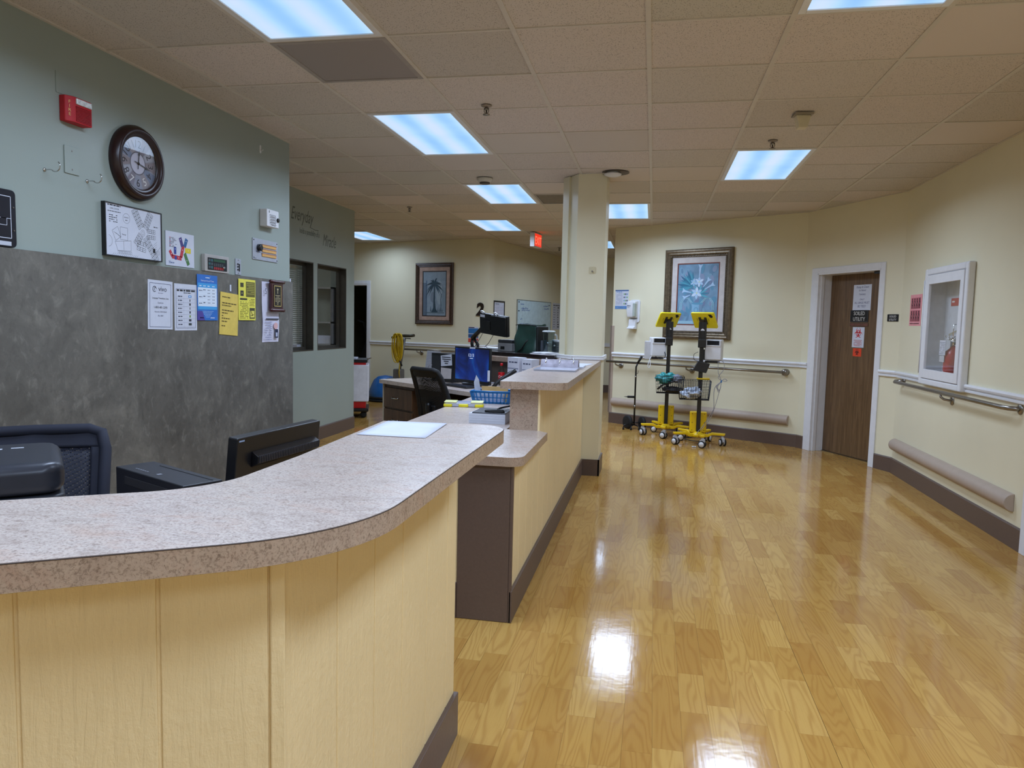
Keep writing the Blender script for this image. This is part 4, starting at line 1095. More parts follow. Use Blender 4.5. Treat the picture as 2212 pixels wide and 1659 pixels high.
for s, x in ((1, .05), (1, .07), (-1, -.06), (-1, -.08)):
    f.path([(x, -.11), (x + s * .06, -.05), (x + s * .12, -.055), (x + s * .16, -.11), (x + s * .165, -.2)], .006, (158, 204, 216))
def lily(f, x, z, r, c1_, c2_):
    for q in range(6):
        leaf(f, x, z, q * PI / 3 + .5, r, r * .24, c1_ if q % 2 else c2_)
    f.y -= .00003; f.ell(x, z, r * .12, r * .12, (206, 214, 150), 8)
LC, LD = (198, 216, 236), (168, 198, 226)
lily(f, -.01, .015, .085, LC, LD); lily(f, .02, .155, .07, LD, LC); lily(f, -.055, .15, .055, LD, (140, 180, 210))
def trumpet(f, x, z, a, L, c):
    ca, sa = math.cos(a), math.sin(a); P = lambda u, v: (x + u * ca - v * sa, z + u * sa + v * ca)
    f.poly([P(0, -.005), P(L * .7, -.012), P(L, -.034), P(L * .93, 0), P(L, .034), P(L * .7, .012), P(0, .005)], c); f.y -= .00002
for x, z, a, L in ((.08, .09, .9, .14), (.10, .06, .5, .15), (-.09, .02, 2.9, .13), (-.1, -.01, 3.5, .11), (.02, .22, 1.5, .16)): trumpet(f, x, z, a, L, LD)
f.put('painted_flowers', t)

# sanitiser poster and dispenser
o, w, h = sheet('A', .144, 1.735, .22, .262, 'blue and white hygiene poster behind the sanitizer dispenser', 'poster', name='hygiene_poster')
f = Ink(-.0014); f.rect(-.11, .115, .11, .131, (52, 96, 160)); f.rect(-.11, -.131, .11, -.09, (92, 140, 196))
f.words(-.09, .098, .0, .010, (110, 150, 200), 1, 1)
for q in range(10): f.words(-.09, .08 - q * .016, .01, .006, (150, 156, 176), q + 2, .85)
for q in range(4):
    z = .075 - q * .044
    for s in range(3): f.rect(.03 + s * .024, z - .012, .046 + s * .024, z + .008, ((110, 170, 80), (40, 44, 60), (110, 150, 190))[(s + q) % 3])
f.words(-.08, -.115, .05, .008, (220, 230, 244), 5, 1); f.put('print', o)
t = wthing('sanitizer_dispenser', 'white wall hand sanitizer dispenser with a drip tray', 'dispenser', 'A', .365, 1.53)
MB().prism(rrect(-.075, .085, -.11, .20, .03), -.016, 0, 'y').build('back_plate', PLAST, t, bevel=.004)
MB().prism([(-.004, .19), (-.095, .175), (-.105, .06), (-.085, -.04), (-.016, -.05)], -.075, .06, 'x').build('cover', PLAST, t, bevel=.012, seg=3)
MB().box(.03, .062, -.112, -.05, -.03, .15).build('sight_window', mat('dispenser_window', (176, 184, 176), .2), t, bevel=.006)
MB().prism([(-.016, -.06), (-.06, -.07), (-.066, -.16), (-.11, -.185), (-.11, -.20), (-.016, -.20)], -.06, .05, 'x').build('drip_tray', PLAST, t, bevel=.008)
f = Ink(-.105); f.words(-.06, .11, -.01, .012, (60, 66, 96), 3, 1); f.words(-.06, .09, -.02, .006, (120, 124, 140), 4, 1); f.put('print', t)

# handrails and bumpers
def handrail(label, wall, u0, u1, z, mounts, ends, group='stainless handrails'):
    t = wthing('handrail', label, 'handrail', wall, 0, z, 0, group)
    p = [(u0, -.072, 0), (u1, -.072, 0)]
    if ends: p = [(u0 + .02, 0, .012), (u0 + .02, -.035, .012), (u0 - .03, -.068, .006), (u0 - .01, -.074, 0)] + [(u1 - .09, -.074, 0), (u1 - .03, -.06, 0), (u1, -.03, 0), (u1 + .004, 0, 0)]
    MB().tube(p, .0165, 12).build('rail', STEEL, t)
    for u in mounts:
        br = MB().tube([(u - .05, -.072, -.012), (u - .048, -.07, -.035), (u - .03, -.05, -.052), (u, -.02, -.056), (u, 0, -.056)], .010, 8).build('bracket', STEEL, t)
        MB().lathe([(.02, -.014), (.036, -.008), (.038, 0)], 18, 0, (u, 0, -.056), 'y').build('flange', STEEL, br)
    if ends:
        for u in (u0 + .02, u1): MB().lathe([(.02, -.014), (.036, -.008), (.038, 0)], 18, 0, (u, 0, .012 if u < u1 else 0), 'y').build('end_flange', STEEL, t)
handrail('long stainless handrail on the painting wall behind the carts', 'A', -.03, 2.49, .872, (.17, 1.27), False)
MB().lathe([(.02, -.072), (.038, -.06), (.040, 0)], 18, 0, (2.50, 0, .0), 'y').build('end_flange', STEEL, [o for o in COL.objects if o.name == 'handrail'][0])
handrail('stainless handrail under the white cabinet on the door side wall', 'C', -7.50, -5.235, .905, (-6.33,), True)
handrail('thin stainless handrail far behind the station desk, under the palm picture', 'W1', 1.0, 2.55, .88, (1.5, 2.3), False)
def bumper(label, wall, u0, u1, z):
    pr = [(0, -.058)] + [(-.062 * math.cos(a), .058 * math.sin(a)) for a in [(-PI / 2 + PI * k / 12) for k in range(13)]]
    o = MB().prism([(-.064 * math.cos(-PI / 2 + PI * k / 14), .060 * math.sin(-PI / 2 + PI * k / 14)) for k in range(15)], u0, u1, 'x', 0, None, True).build('wall_bumper', BUMPER, None, on(wall, 0, z), None, .006)
    o.rotation_euler = (0, 0, rot(wall)); tag(o, label, 'bumper', 'tan rounded wall bumpers')
bumper('long tan half round bumper low on the painting wall', 'A', .05, 2.56, .305)
bumper('tan half round bumper low on the right wall beside the utility door', 'C', -7.62, -5.22, .29)

# ================================================================== DOOR SIGNS
def dsheet(u0, u1, z0, z1, label, cat, name, col=None, th=.002, out=None):
    w, h = u1 - u0, z1 - z0
    o = MB().prism(rrect(-w / 2, w / 2, -h / 2, h / 2, .004 if th > .002 else .001, 2), -th, 0, 'y').build(name, col or PAPER, None, on('B', (u0 + u1) / 2, (z0 + z1) / 2, -DR + .0004 if out is None else out), rot('B'))
    return tag(o, label, cat), w, h
SIGNB = mat('sign_black', (20, 20, 22), .35)
o, w, h = dsheet(.60, .862, 1.60, 1.872, 'handwritten white note above the black sign on the door', 'note', 'door_note')
f = Ink(-.0026); bl = (74, 76, 120)
for q, (tx, sz) in enumerate((('Keep It Clean', .034), ('in Here!', .032), ('THANKS', .026), ('ONLY', .026), ('ALL BAGS MUST', .032), ('BE TIED!', .034))): f.t(tx, sz, 0, (.10, .066, .024, -.03, -.066, -.104)[q], bl, 'CENTER', .15, .95)
f.put('writing', o)
bb = MB().lathe([(.003, -.006), (.004, 0)], 8, 0, (0, 0, .15), 'y'); bb.build('nail', STEEL, o)
o, w, h = dsheet(.574, .838, 1.474, 1.602, 'larger black sign lettered soiled utility on the door', 'sign', 'room_sign', SIGNB, .004)
f = Ink(-.0046); wt_ = (222, 220, 214); f.t('SOILED', .056, 0, .010, wt_, sx=.9); f.t('UTILITY', .056, 0, -.050, wt_, sx=.9); f.frame(-.128, -.06, .128, .06, .003, (90, 90, 92)); f.put('lettering', o)
o, w, h = dsheet(.570, .845, 1.428, 1.464, 'narrow brown keep door closed strip under the black door sign', 'sign', 'door_strip', mat('strip_brown_sign', (86, 58, 42), .5), .003)
f = Ink(-.0036); f.t('KEEP DOOR CLOSED', .028, 0, -.010, (150, 88, 74), sx=.95); f.put('lettering', o)
def biohazard(f, cx, cz, r, c, bg):
    for q in range(3):
        a = PI / 2 + q * 2 * PI / 3; ox, oz = cx + r * .50 * math.cos(a), cz + r * .50 * math.sin(a)
        n = 26
        for k in range(n):
            b0 = a + .5 + (2 * PI - 1.0) * k / n; b1 = a + .5 + (2 * PI - 1.0) * (k + 1) / n
            wt0 = math.sin(PI * k / n) * .22 * r + .02 * r; wt1 = math.sin(PI * (k + 1) / n) * .22 * r + .02 * r; R0 = r * .50
            f.poly([(ox + R0 * math.cos(b0), oz + R0 * math.sin(b0)), (ox + R0 * math.cos(b1), oz + R0 * math.sin(b1)), (ox + (R0 - wt1) * math.cos(b1), oz + (R0 - wt1) * math.sin(b1)), (ox + (R0 - wt0) * math.cos(b0), oz + (R0 - wt0) * math.sin(b0))], c)
    f.up(); f.ring(cx, cz, r * .56, r * .05, bg); f.up(); f.ring(cx, cz, r * .52, r * .12, c); f.up(); f.ell(cx, cz, r * .10, r * .10, bg, 14)
o, w, h = dsheet(.622, .796, 1.202, 1.420, 'white sticker with a red biohazard symbol on the door', 'sticker', 'biohazard_sticker')
f = Ink(-.0026); biohazard(f, 0, .044, .062, (206, 38, 44), (226, 228, 238))
for q in range(9): f.words(-.06, -.032 - q * .008, .06, .004, (200, 120, 124), q, .9)
f.put('print', o)
o, w, h = dsheet(.645, .768, 1.106, 1.192, 'small orange sticker with a black biohazard symbol on the door', 'sticker', 'biohazard_sticker', mat('sticker_orange', (226, 70, 34), .5))
f = Ink(-.0026); biohazard(f, 0, -.002, .036, (46, 24, 20), (226, 70, 34)); f.words(-.02, .03, .02, .004, (60, 30, 24), 2, 1); f.put('print', o)
o, w, h = dsheet(1.284, 1.424, 1.480, 1.551, 'smaller black soiled utility sign on the wall beside the door', 'sign', 'room_sign', SIGNB, .004, .0005)
f = Ink(-.0046); f.t('SOILED', .030, 0, .004, wt_, sx=.9); f.t('UTILITY', .030, 0, -.028, wt_, sx=.9); f.put('lettering', o)

# ================================================================== RIGHT WALL
# pink notice and white strip left of the cabinet
o, w, h = sheet('C', -7.305, 1.582, .30, .285, 'pink notice with two rows of dark figures beside the white cabinet', 'notice', mat('sheet_pink', (236, 158, 164), .6), name='pink_notice', out=.001)
f = Ink(-.0014); dk_ = (74, 30, 44)
for r in range(2):
    z0 = .02 - r * .115
    f.rect(-.125, z0 - .008, .12, z0 + .094, (196, 110, 120)); f.up()
    for c in range(4):
        x = -.095 + c * .062; f.ell(x, z0 + .078, .013, .011, dk_, 10); f.rect(x - .018, z0 + .022, x + .018, z0 + .066, dk_); f.line(x - .01, z0 + .024, x - .016, z0 - .004, .012, dk_); f.line(x + .01, z0 + .024, x + .016, z0 - .004, .012, dk_)
        f.up(); f.line(x - .014, z0 + .06, x + .012, z0 + .03, .005, (236, 158, 164))
f.words(-.12, -.125, .12, .007, dk_, 3, 1); f.put('print', o)
o, w, h = sheet('C', -7.07, 1.58, .10, .29, 'narrow white printed sheet tucked beside the cabinet edge', 'notice', out=.001)
f = Ink(-.0014)
for q in range(18): f.words(-.04, .13 - q * .0148, .045, .005, (120, 110, 120), q, .8)
f.put('print', o)
# fire extinguisher cabinet: u = -y ; from -6.86 to -6.04
t = wthing('extinguisher_cabinet', 'white wall cabinet with a glass door holding a fire extinguisher', 'cabinet', 'C', -6.515, 1.43)
CW = WHITE
bb = MB(); X, Z, dp = .448, .495, .056; fx, fz = .392, .44
bb.box(-X, -fx, -dp, .0, -Z, Z).box(fx, X, -dp, 0, -Z, Z).box(-fx, fx, -dp, 0, fz, Z).box(-fx, fx, -dp, 0, -Z, -fz)
bb.build('cabinet_frame', CW, t, bevel=.014, seg=3)
bb = MB(); bb.box(-fx, fx, .105, .112, -fz, fz).box(-fx, -fx + .006, -.03, .105, -fz, fz).box(fx - .006, fx, -.03, .105, -fz, fz).box(-fx, fx, -.03, .105, -fz, -fz + .006).box(-fx, fx, -.03, .105, fz - .006, fz)
bb.build('inner_tub', mat('cabinet_inside', (206, 208, 212), .5), t)
bb = MB(); gx, gz = .325, .36; a = .004
bb.box(-fx + a, -gx, -dp - .004, -dp + .018, -fz + a, fz - a).box(gx, fx - a, -dp - .004, -dp + .018, -fz + a, fz - a).box(-gx, gx, -dp - .004, -dp + .018, gz, fz - a).box(-gx, gx, -dp - .004, -dp + .018, -fz + a, -gz)
dr = bb.build('cabinet_door', CW, t, bevel=.002)
MB().box(-gx, gx, -dp + .004, -dp + .008, -gz, gz).build('glass_pane', CLEAR, dr)
MB().tube([(-X + .015, -dp - .003, -.40), (-X + .015, -dp - .003, .40)], .005, 6).build('hinge', WHITE, dr)
hd = MB().tube([(gx - .012, -dp - .004, .02), (gx - .012, -dp - .020, .015), (gx - .012, -dp - .020, -.07), (gx - .012, -dp - .004, -.075)], .004, 6).build('handle', CHROME, dr)
t = wthing('fire_extinguisher', 'red fire extinguisher with a white tag inside the glass cabinet', 'fire extinguisher', 'C', -6.46, .997, -.028)
ER = mat('extinguisher_red', (170, 30, 32), .3)
MB().lathe([(.0, 0), (.064, 0), (.067, .006), (.067, .20), (.058, .235), (.028, .262), (.024, .275)], 28).build('cylinder', ER, t)
MB().lathe([(.026, .275), (.026, .32), (.016, .35)], 14).build('valve', CHROME, t)
MB().prism([(-.09, .36), (.06, .395), (.062, .41), (-.09, .378)], -.010, .010, 'y').build('lever', CHROME, t); MB().prism([(-.09, .325), (.04, .335), (.04, .345), (-.09, .338)], -.009, .009, 'y').build('carry_handle', CHROME, t)
MB().tube(cr([(.02, 0, .30), (.07, 0, .31), (.088, 0, .25), (.08, 0, .08)]), .010, 8).build('hose', BLACK, t)
MB().tube(cr([(-.03, -.02, .33), (-.06, -.04, .352), (-.04, -.045, .366), (-.01, -.035, .355), (-.02, -.022, .335)]), .003, 5).build('pull_ring', CHROME, t)
tg = MB().box(-.085, .035, -.074, -.071, .205, .325).build('inspection_tag', PAPER, t); f = Ink(-.0745)
for q in range(8): f.words(-.078, .305 - q * .013, .028, .005, (120, 124, 140), q, .8)
f.put('tag_print', tg)
MB().box(-.080, .02, -.0725, -.0705, .15, .20).build('lower_tag', mat('tag_grey', (190, 192, 198), .6), t)
f = Ink(-.070); f.poly([(-.03, .04), (.03, .07), (.0, .07), (.0, .082), (.045, .066)], (220, 214, 210)); f.put('emblem', t)
o = tag(MB().box(-.08, .08, -.003, 0, -.032, .032).build('red_label', mat('label_red', (184, 56, 44), .5), None, on('C', -6.70, 1.64, -.1045), rot('C')), 'small red label inside the glass cabinet', 'label')
f = Ink(-.0036); f.words(-.06, -.004, -.005, .014, (230, 220, 214), 2, 1); f.put('print', o)

# ================================================================== CARTS
def cart(label, loc, side, bz, monitor_side, group='yellow wheeled medical carts'):
    t = thing('medical_cart', label, 'cart', loc, 0, group)
    MB().cbox(0, 0, .73, .046, .046, 1.22).build('pole', MBLACK, t, bevel=.006)
    hub = MB().lathe([(.03, .085), (.075, .09), (.08, .115), (.05, .135), (.028, .15)], 20).build('base_hub', YELLOW, t)
    for q in range(5):
        a = -PI / 2 + q * 2 * PI / 5 + (.12 if side > 0 else -.1); ca, sa = math.cos(a), math.sin(a)
        M = Matrix.Rotation(a, 4, 'Z')
        bb = MB(); bb.M = M
        bb.prism([(.03, .088), (.12, .092), (.165, .118), (.31, .122), (.315, .148), (.16, .15), (.11, .126), (.03, .13)], -.024, .024, 'y')
        bb.build('base_arm', YELLOW, t, bevel=.008, seg=3)
        x, y = .285 * ca, .285 * sa; sw = a + 1.1 + q
        cs_ = MB(); cs_.M = Matrix.Translation((x, y, 0)) @ Matrix.Rotation(sw, 4, 'Z')
        cs_.prism([(-.03, .045), (-.026, .085), (.01, .118), (.03, .10), (.034, .07), (.02, .05)], -.017, .017, 'y').lathe([(.012, .1), (.012, .125)], 8)
        fork = cs_.build('caster', mat('caster_grey', (186, 186, 190), .4), t, bevel=.004)
        wh = MB(); wh.M = cs_.M
        for s in (-1, 1):
            wh.lathe([(.030, -.009), (.040, -.008), (.042, -.004), (.042, .004), (.040, .008), (.030, .009)], 20, 0, (0, s * .024, .042), 'y')
        wh.build('tyre', RUBBER, fork)
        wh = MB(); wh.M = cs_.M
        for s in (-1, 1): wh.lathe([(.0, -.0095), (.031, -.0095), (.031, .0095), (0, .0095)], 18, 0, (0, s * .024, .042), 'y')
        wh.build('wheel_disc', PLAST, fork)
    bx = MB().prism(rrect(-.098, .098, .028, .13, .03), .135, .375, 'z').build('battery_box', YELLOW, t, bevel=.006)
    bb = MB()
    for x in (-.07, .07):
        for z in (.16, .25, .355): bb.lathe([(.004, -.002), (.005, 0)], 8, 0, (x, .028, z), 'y')
    bb.build('screws', BLACK, bx)
    hr = MB(); hr.prism(rrect(-.04, .11, -.03, .11, .03) if side > 0 else rrect(-.105, .045, -.03, .11, .03), .765, .785, 'z'); hr.build('grip_handle', YELLOW, t, bevel=.006)
    # head bracket with an oval opening
    bk = MB(); bk.box(-.045, -.022, -.030, -.024, 1.17, 1.44).box(.022, .045, -.030, -.024, 1.17, 1.44).box(-.022, .022, -.030, -.024, 1.37, 1.44).box(-.022, .022, -.030, -.024, 1.17, 1.26)
    bk.prism([(-.022, 1.26), (-.022, 1.29), (-.008, 1.268), (.008, 1.268), (.022, 1.29), (.022, 1.26)], -.030, -.024, 'y').prism([(-.022, 1.37), (-.022, 1.345), (-.008, 1.362), (.008, 1.362), (.022, 1.345), (.022, 1.37)], -.030, -.024, 'y')
    bk.build('head_bracket', MBLACK, t, bevel=.002)
    MB().cbox(0, -.02, 1.19, .09, .07, .10).build('clamp_block', MBLACK, t, bevel=.008)
    # tablet in a yellow case, screen tipped up and away
    T = Matrix.Translation((side * .02, .04, 1.462)) @ Matrix.Rotation(side * -.52, 4, 'Z') @ Matrix.Rotation(.62, 4, 'X')
    bb = MB(); bb.M = T; bb.prism(rrect(-.146, .146, -.108, .108, .014), -.011, .011, 'y'); tb = bb.build('tablet_case', LEMON, t, bevel=.004)
    bb = MB(); bb.M = T; bb.box(-.132, .132, .0105, .0125, -.094, .094); bb.build('tablet_screen', mat('screen_dark', (16, 18, 22), .1), tb)
    f = Ink(-.0116); f.M = T
    f.poly([(.068, .088), (.104, .088), (.122, .066), (.118, .048), (.10, .04), (.082, .05)], (22, 20, 16)); f.rect(-.084, -.004, -.080, .034, (70, 60, 10)); f.rect(.062, -.004, .066, .034, (70, 60, 10)); f.put('camera_cutout', tb)
    bb = MB(); bb.M = T; bb.box(-.058, -.03, -.022, -.011, -.045, .05).box(.012, .04, -.022, -.011, -.045, .05).box(-.03, .012, -.026, -.011, -.02, .018); bb.build('tablet_mount', MBLACK, t, bevel=.003)
    # vital signs monitor
    mx = monitor_side
    M = Matrix.Translation((mx, .03, 0)) @ Matrix.Rotation(-.25 * side, 4, 'Z')
    bb = MB(); bb.M = M; bb.prism([(-.05, 1.0), (.10, 1.0), (.10, 1.24), (-.04, 1.235), (-.055, 1.17)], -.095, .095, 'x'); mo = bb.build('monitor_case', PLAST, t, bevel=.012, seg=3)
    bb = MB(); bb.M = M; bb.box(-.075, .075, -.058, -.045, 1.175, 1.225); bb.build('display_slot', mat('screen_dark', (16, 18, 22), .1), mo)
    bb = MB(); bb.M = M; bb.box(-.09, .09, -.062, -.040, 1.158, 1.172).box(-.088, -.07, -.062, -.040, 1.172, 1.23).box(.07, .088, -.062, -.040, 1.172, 1.23); bb.build('slot_bezel', PLAST, mo, bevel=.004)
    f = Ink(-.0506); f.M = M; rg = random.Random(5)
    for q in range(6): f.rect(-.05 + (q % 3) * .03, 1.05 + (q // 3) * .04, -.035 + (q % 3) * .03, 1.065 + (q // 3) * .04, (170, 176, 196))
    if side < 0: f.rect(.02, 1.04, .08, 1.14, (60, 62, 66)); f.rect(.03, 1.09, .06, 1.12, (22, 22, 24)); f.rect(.03, 1.045, .06, 1.065, (22, 22, 24))
    f.put('ports', mo)
    bb = MB(); bb.M = M; bb.box(-.09, .06, -.04, .08, .965, .99); bb.build('monitor_tray', MBLACK, t, bevel=.004)
    # wire basket
    bx0, bx1, by0, by1, b0, b1 = bz
    bb = MB(); r = .0022
    def hoop(z, rr=r, k=0.0): bb.tube([(bx0 + k, by0 + k, z), (bx1 - k, by0 + k, z), (bx1 - k, by1 - k, z), (bx0 + k, by1 - k, z)], rr, 5, 0, True)
    nz = 6
    for q in range(nz + 1): hoop(b0 + (b1 - b0) * q / nz, .0036 if q in (0, nz) else r, .018 * (1 - q / nz))
    n = 13
    for q in range(n + 1):
        x = bx0 + (bx1 - bx0) * q / n; xi = bx0 + .018 + (bx1 - bx0 - .036) * q / n
        bb.tube([(x, by0, b1), (xi, by0 + .018, b0), (xi, by1 - .018, b0), (x, by1, b1)], r, 5)
    n = 8
    for q in range(n + 1):
        y = by0 + (by1 - by0) * q / n; yi = by0 + .018 + (by1 - by0 - .036) * q / n
        bb.tube([(bx0, y, b1), (bx0 + .018, yi, b0), (bx1 - .018, yi, b0), (bx1, y, b1)], r, 5)
    bb.build('wire_basket', MBLACK, t)
    return t
ct1 = cart('front yellow wheeled medical cart, monitor on its right side', (.565, 8.85, 0), 1, (-.255, .11, -.25, -.03, .545, .765), .14)
# extras on the front cart
MB().box(.012, .085, .01, .04, 1.0, 1.12).build('power_brick', MBLACK, ct1, bevel=.004)
MB().prism([(-.095, .875), (-.035, .985), (.10, .955), (.06, .845)], -.06, .05, 'y').build('accessory_holder', BLACK, ct1, bevel=.006)
CABLE = mat('grey_cable', (150, 148, 156), .5)
MB().tube(cr([(.20, 0, 1.0), (.25, -.03, .98), (.26, -.03, .90), (.20, -.04, .80), (.26, -.04, .76), (.30, -.04, .765), (.27, -.04, .785), (.22, -.04, .74), (.16, -.05, .66), (.165, -.05, .45), (.15, -.05, .40), (.06, -.06, .24), (.0, -.06, .16), (-.02, -.05, .12)]), .0035, 6).build('hanging_cable', CABLE, ct1)
MB().tube(cr([(.19, -.02, .99), (.20, -.04, .85), (.235, -.045, .75), (.21, -.05, .6), (.16, -.055, .40), (.12, -.06, .3), (.03, -.07, .17)]), .003, 6).build('hanging_cable', CABLE, ct1)
bb = MB()
for q in range(4): bb.tube(cr([(.235, -.045, .75), (.20 - q * .008, -.05, .70), (.205 - q * .004, -.05, .63 + q * .015), (.225, -.05, .66), (.235, -.045, .74)]), .003, 5)
bb.build('cable_coil', CABLE, ct1); MB().cbox(.235, -.046, .755, .016, .014, .026).build('cable_tie', BLUE, ct1, bevel=.003)
MB().tube(cr([(.01, .02, .12), (-.08, .04, .07), (-.16, .0, .055), (-.05, -.10, .05), (.05, -.1, .06), (.02, 0, .1)]), .006, 6).build('floor_cable', BLACK, ct1)
MB().tube(cr([(-.04, -.02, 1.09), (-.085, -.02, 1.06), (-.08, -.02, 1.0), (-.03, -.02, .98)]), .003, 6).build('looped_cable', BLACK, ct1)
o = MB().ball((.46, 8.70, .615), .095, .085, .062, 44, 0, .55, 3).build('tissue_bag', mat('clear_plastic_bag', (190, 200, 216), .15, var=.3, scale=40, bump=.8, bscale=40)); tag(o, 'crumpled clear plastic bag in the front cart basket', 'bag')
ct2 = cart('rear yellow wheeled medical cart, monitor on its left side', (.20, 9.42, 0), -1, (-.15, .20, -.24, -.03, .555, .765), -.13)
MB().tube(cr([(-.20, -.02, 1.02), (-.23, -.04, .96), (-.25, -.05, .88), (-.235, -.05, .855), (-.22, -.05, .88), (-.225, -.04, .95)]), .005, 6).build('looped_cable', PLAST, ct2)
MB().tube(cr([(-.05, -.03, 1.06), (-.04, -.05, 1.0), (-.10, -.06, .97), (-.16, -.05, 1.0)]), .005, 6).build('looped_cable', BLACK, ct2)
MB().box(-.30, -.21, .02, .06, .955, 1.19).build('side_pocket', mat('pocket_grey', (186, 184, 184), .5), ct2, bevel=.01)
o = MB().ball((.17, 9.28, .735), .10, .07, .058, 44, 0, .6, 9).build('teal_wrap', mat('teal_wrap', (52, 150, 150), .35, var=.35, scale=30, bump=.8, bscale=40)); tag(o, 'teal crinkled wrap bundle in the rear cart basket', 'wrap')
o = MB().ball((.31, 9.27, .735), .065, .06, .05, 36, 0, .25, 5).build('tubing_coil', mat('grey_tubing', (128, 130, 142), .4, var=.2, bump=.9, bscale=70)); tag(o, 'grey coiled tubing bundle in the rear cart basket', 'tubing')
o = MB().tube(cr([(.08, 9.25, .60), (.15, 9.22, .66), (.26, 9.22, .70), (.36, 9.25, .745)]), .012, 8).build('folded_cuff', BLACK); tag(o, 'black folded cuff strap lying in the rear cart basket', 'strap')
o = MB().ball((.25, 9.30, .60), .11, .07, .035, 30, 0, .4, 2).build('dark_pouch', mat('pouch_dark', (52, 52, 58), .6)); tag(o, 'dark soft pouch at the bottom of the rear cart basket', 'pouch')
o = MB().ball((.50, 8.58, .008), .016, .012, .008, 10, 0, .2, 1).ball((.525, 8.585, .007), .012, .014, .007, 10, 0, .2, 4).build('tissue_scrap', PAPER); tag(o, 'tiny white tissue scrap on the floor under the front cart', 'tissue')
# standing trolley with two wheels
t = thing('oxygen_trolley', 'black upright trolley with a bent grip and two wheels by the wall end', 'trolley', (-.205, 9.86, 0), 0)
MB().tube([(0, 0, .05), (0, 0, .55), (.0, 0, .83), (.018, -.01, .88)], .0115, 10).build('pole', MBLACK, t)
MB().tube([(.018, -.01, .88), (.07, -.03, .975)], [.014, .017], 10).build('hand_grip', RUBBER, t)
MB().lathe([(.014, .28), (.014, .32)], 12).lathe([(.014, .69), (.014, .71)], 12).build('collar', STEEL, t)
MB().tube(cr([(0, -.01, .75), (.022, -.02, .745), (.028, -.02, .765), (.028, -.02, .785)]), .003, 6).build('hook', MBLACK, t)
MB().tube([(0, -.01, .43), (-.10, -.015, .43)], .0155, 10).tube([(-.10, -.015, .43), (-.145, -.015, .43)], [.006, .002], 6).build('side_grip', RUBBER, t)
MB().tube([(-.085, 0, .086), (.105, 0, .086)], .009, 8).build('axle', MBLACK, t)
for x, r_ in ((-.085, .09), (.105, .085)):
    wb = MB(); wb.M = Matrix.Translation((x, .0, r_)) @ Matrix.Rotation(.5 if x > 0 else .7, 4, 'Z')
    wb.lathe([(.02, -.02), (.07, -.022), (r_, -.016), (r_, .016), (.07, .022), (.02, .02)], 24, 0, (0, 0, 0), 'x'); wb.build('wheel', RUBBER, t)
for p in ([(0, -.01, .06), (-.08, -.07, .07), (-.13, -.11, .06), (-.135, -.115, .03)], [(0, -.01, .06), (-.03, -.09, .05), (-.035, -.13, .03)], [(0, -.01, .06), (.06, -.07, .045), (.07, -.1, .03)]):
    lg_ = MB().tube(p, .007, 8).build('foot', MBLACK, t); MB().lathe([(.013, 0), (.012, .03), (.006, .036)], 10, 0, (p[-1][0], p[-1][1], 0)).build('rubber_tip', RUBBER, lg_)

# ================================================================== FAR WALLS
t = wthing('palm_picture', 'brown framed palm tree picture on the far wall', 'picture', 'W1', 1.752, 1.832)
fr, px_, pz_, py_ = picture(t, .755, 1.03, .072, .04, m_wood('dark_walnut_frame', (44, 28, 18), (84, 60, 42), 6, 6, .35), mat('mat_pink_marble', (176, 148, 132), .7, var=.18, scale=9), .062, mat('fillet_dark', (54, 44, 40), .4))
MB().box(-px_, px_, -py_, 0, -pz_, pz_).build('print_sheet', mat('palm_ground', (134, 150, 162), .6, var=.15, scale=7), t)
f = Ink(-py_ - .0006); dg_ = (44, 66, 78); f.rect(-px_, -pz_, -px_ + .07, pz_ * .5, (96, 112, 128)); f.rect(-px_ + .06, -pz_, -px_ + .075, pz_ * .6, (70, 96, 124)); f.ell(-.03, -.06, .05, .09, (116, 128, 140)); f.ell(.10, .02, .06, .20, (150, 164, 172)); f.rect(.15, -.3, px_, .1, (124, 142, 152)); f.up()
for q in range(14): f.rect(.17, -.28 + q * .025, px_ - .01, -.275 + q * .025, (108, 124, 136))
f.poly([(-.012, .15), (.012, .15), (.014, -.12), (.03, -.25), (.07, -.31), (-.06, -.31), (-.022, -.24), (-.018, -.12)], dg_); f.rect(-.20, -.325, .20, -.31, (90, 108, 116))
for q in range(19):
    a = -.75 + q * (PI + 1.5) / 18; L = .15 + .03 * (q % 3); dr_ = .10 + .04 * (q % 2); L_, R_ = [], []
    for k2 in range(7):
        tt = k2 / 6; x = L * tt * math.cos(a); z = .16 + L * tt * math.sin(a) - dr_ * tt * tt; wd = .013 * math.sin(PI * min(1, tt + .12)) + .001
        L_.append((x + wd * math.sin(a), z - wd * math.cos(a))); R_.append((x - wd * math.sin(a), z + wd * math.cos(a)))
    for k2 in range(6): f.poly([L_[k2], L_[k2 + 1], R_[k2 + 1], R_[k2]], (dg_, (56, 82, 96), (38, 58, 70))[q % 3])
    f.y -= .00002
for x in (-.085, .06, .10, .14): f.poly([(x, -.30), (x + .03, -.30), (x + .015, -.20 - .03 * (x > 0))], (82, 100, 112))
f.path([(.125, -.30), (.135, -.2), (.128, -.1), (.14, 0)], .014, (80, 98, 110)); f.put('palm_drawing', t)
o = MB(); o.text('2', .28, 0, -.098, 0, 'CENTER', 0, .1, .008, 1.0, .010); o = o.build('number_two', mat('numeral_dark_brown', (40, 28, 20), .4), None, on('W1', 2.648, 1.585, .011), rot('W1')); tag(o, 'dark brown wall numeral two on the far wall', 'numeral')
o, w, h = sheet('W1', 2.525, 1.165, .19, .26, 'blue and red leaflet on the far wall behind the monitor arm', 'leaflet', name='wall_leaflet')
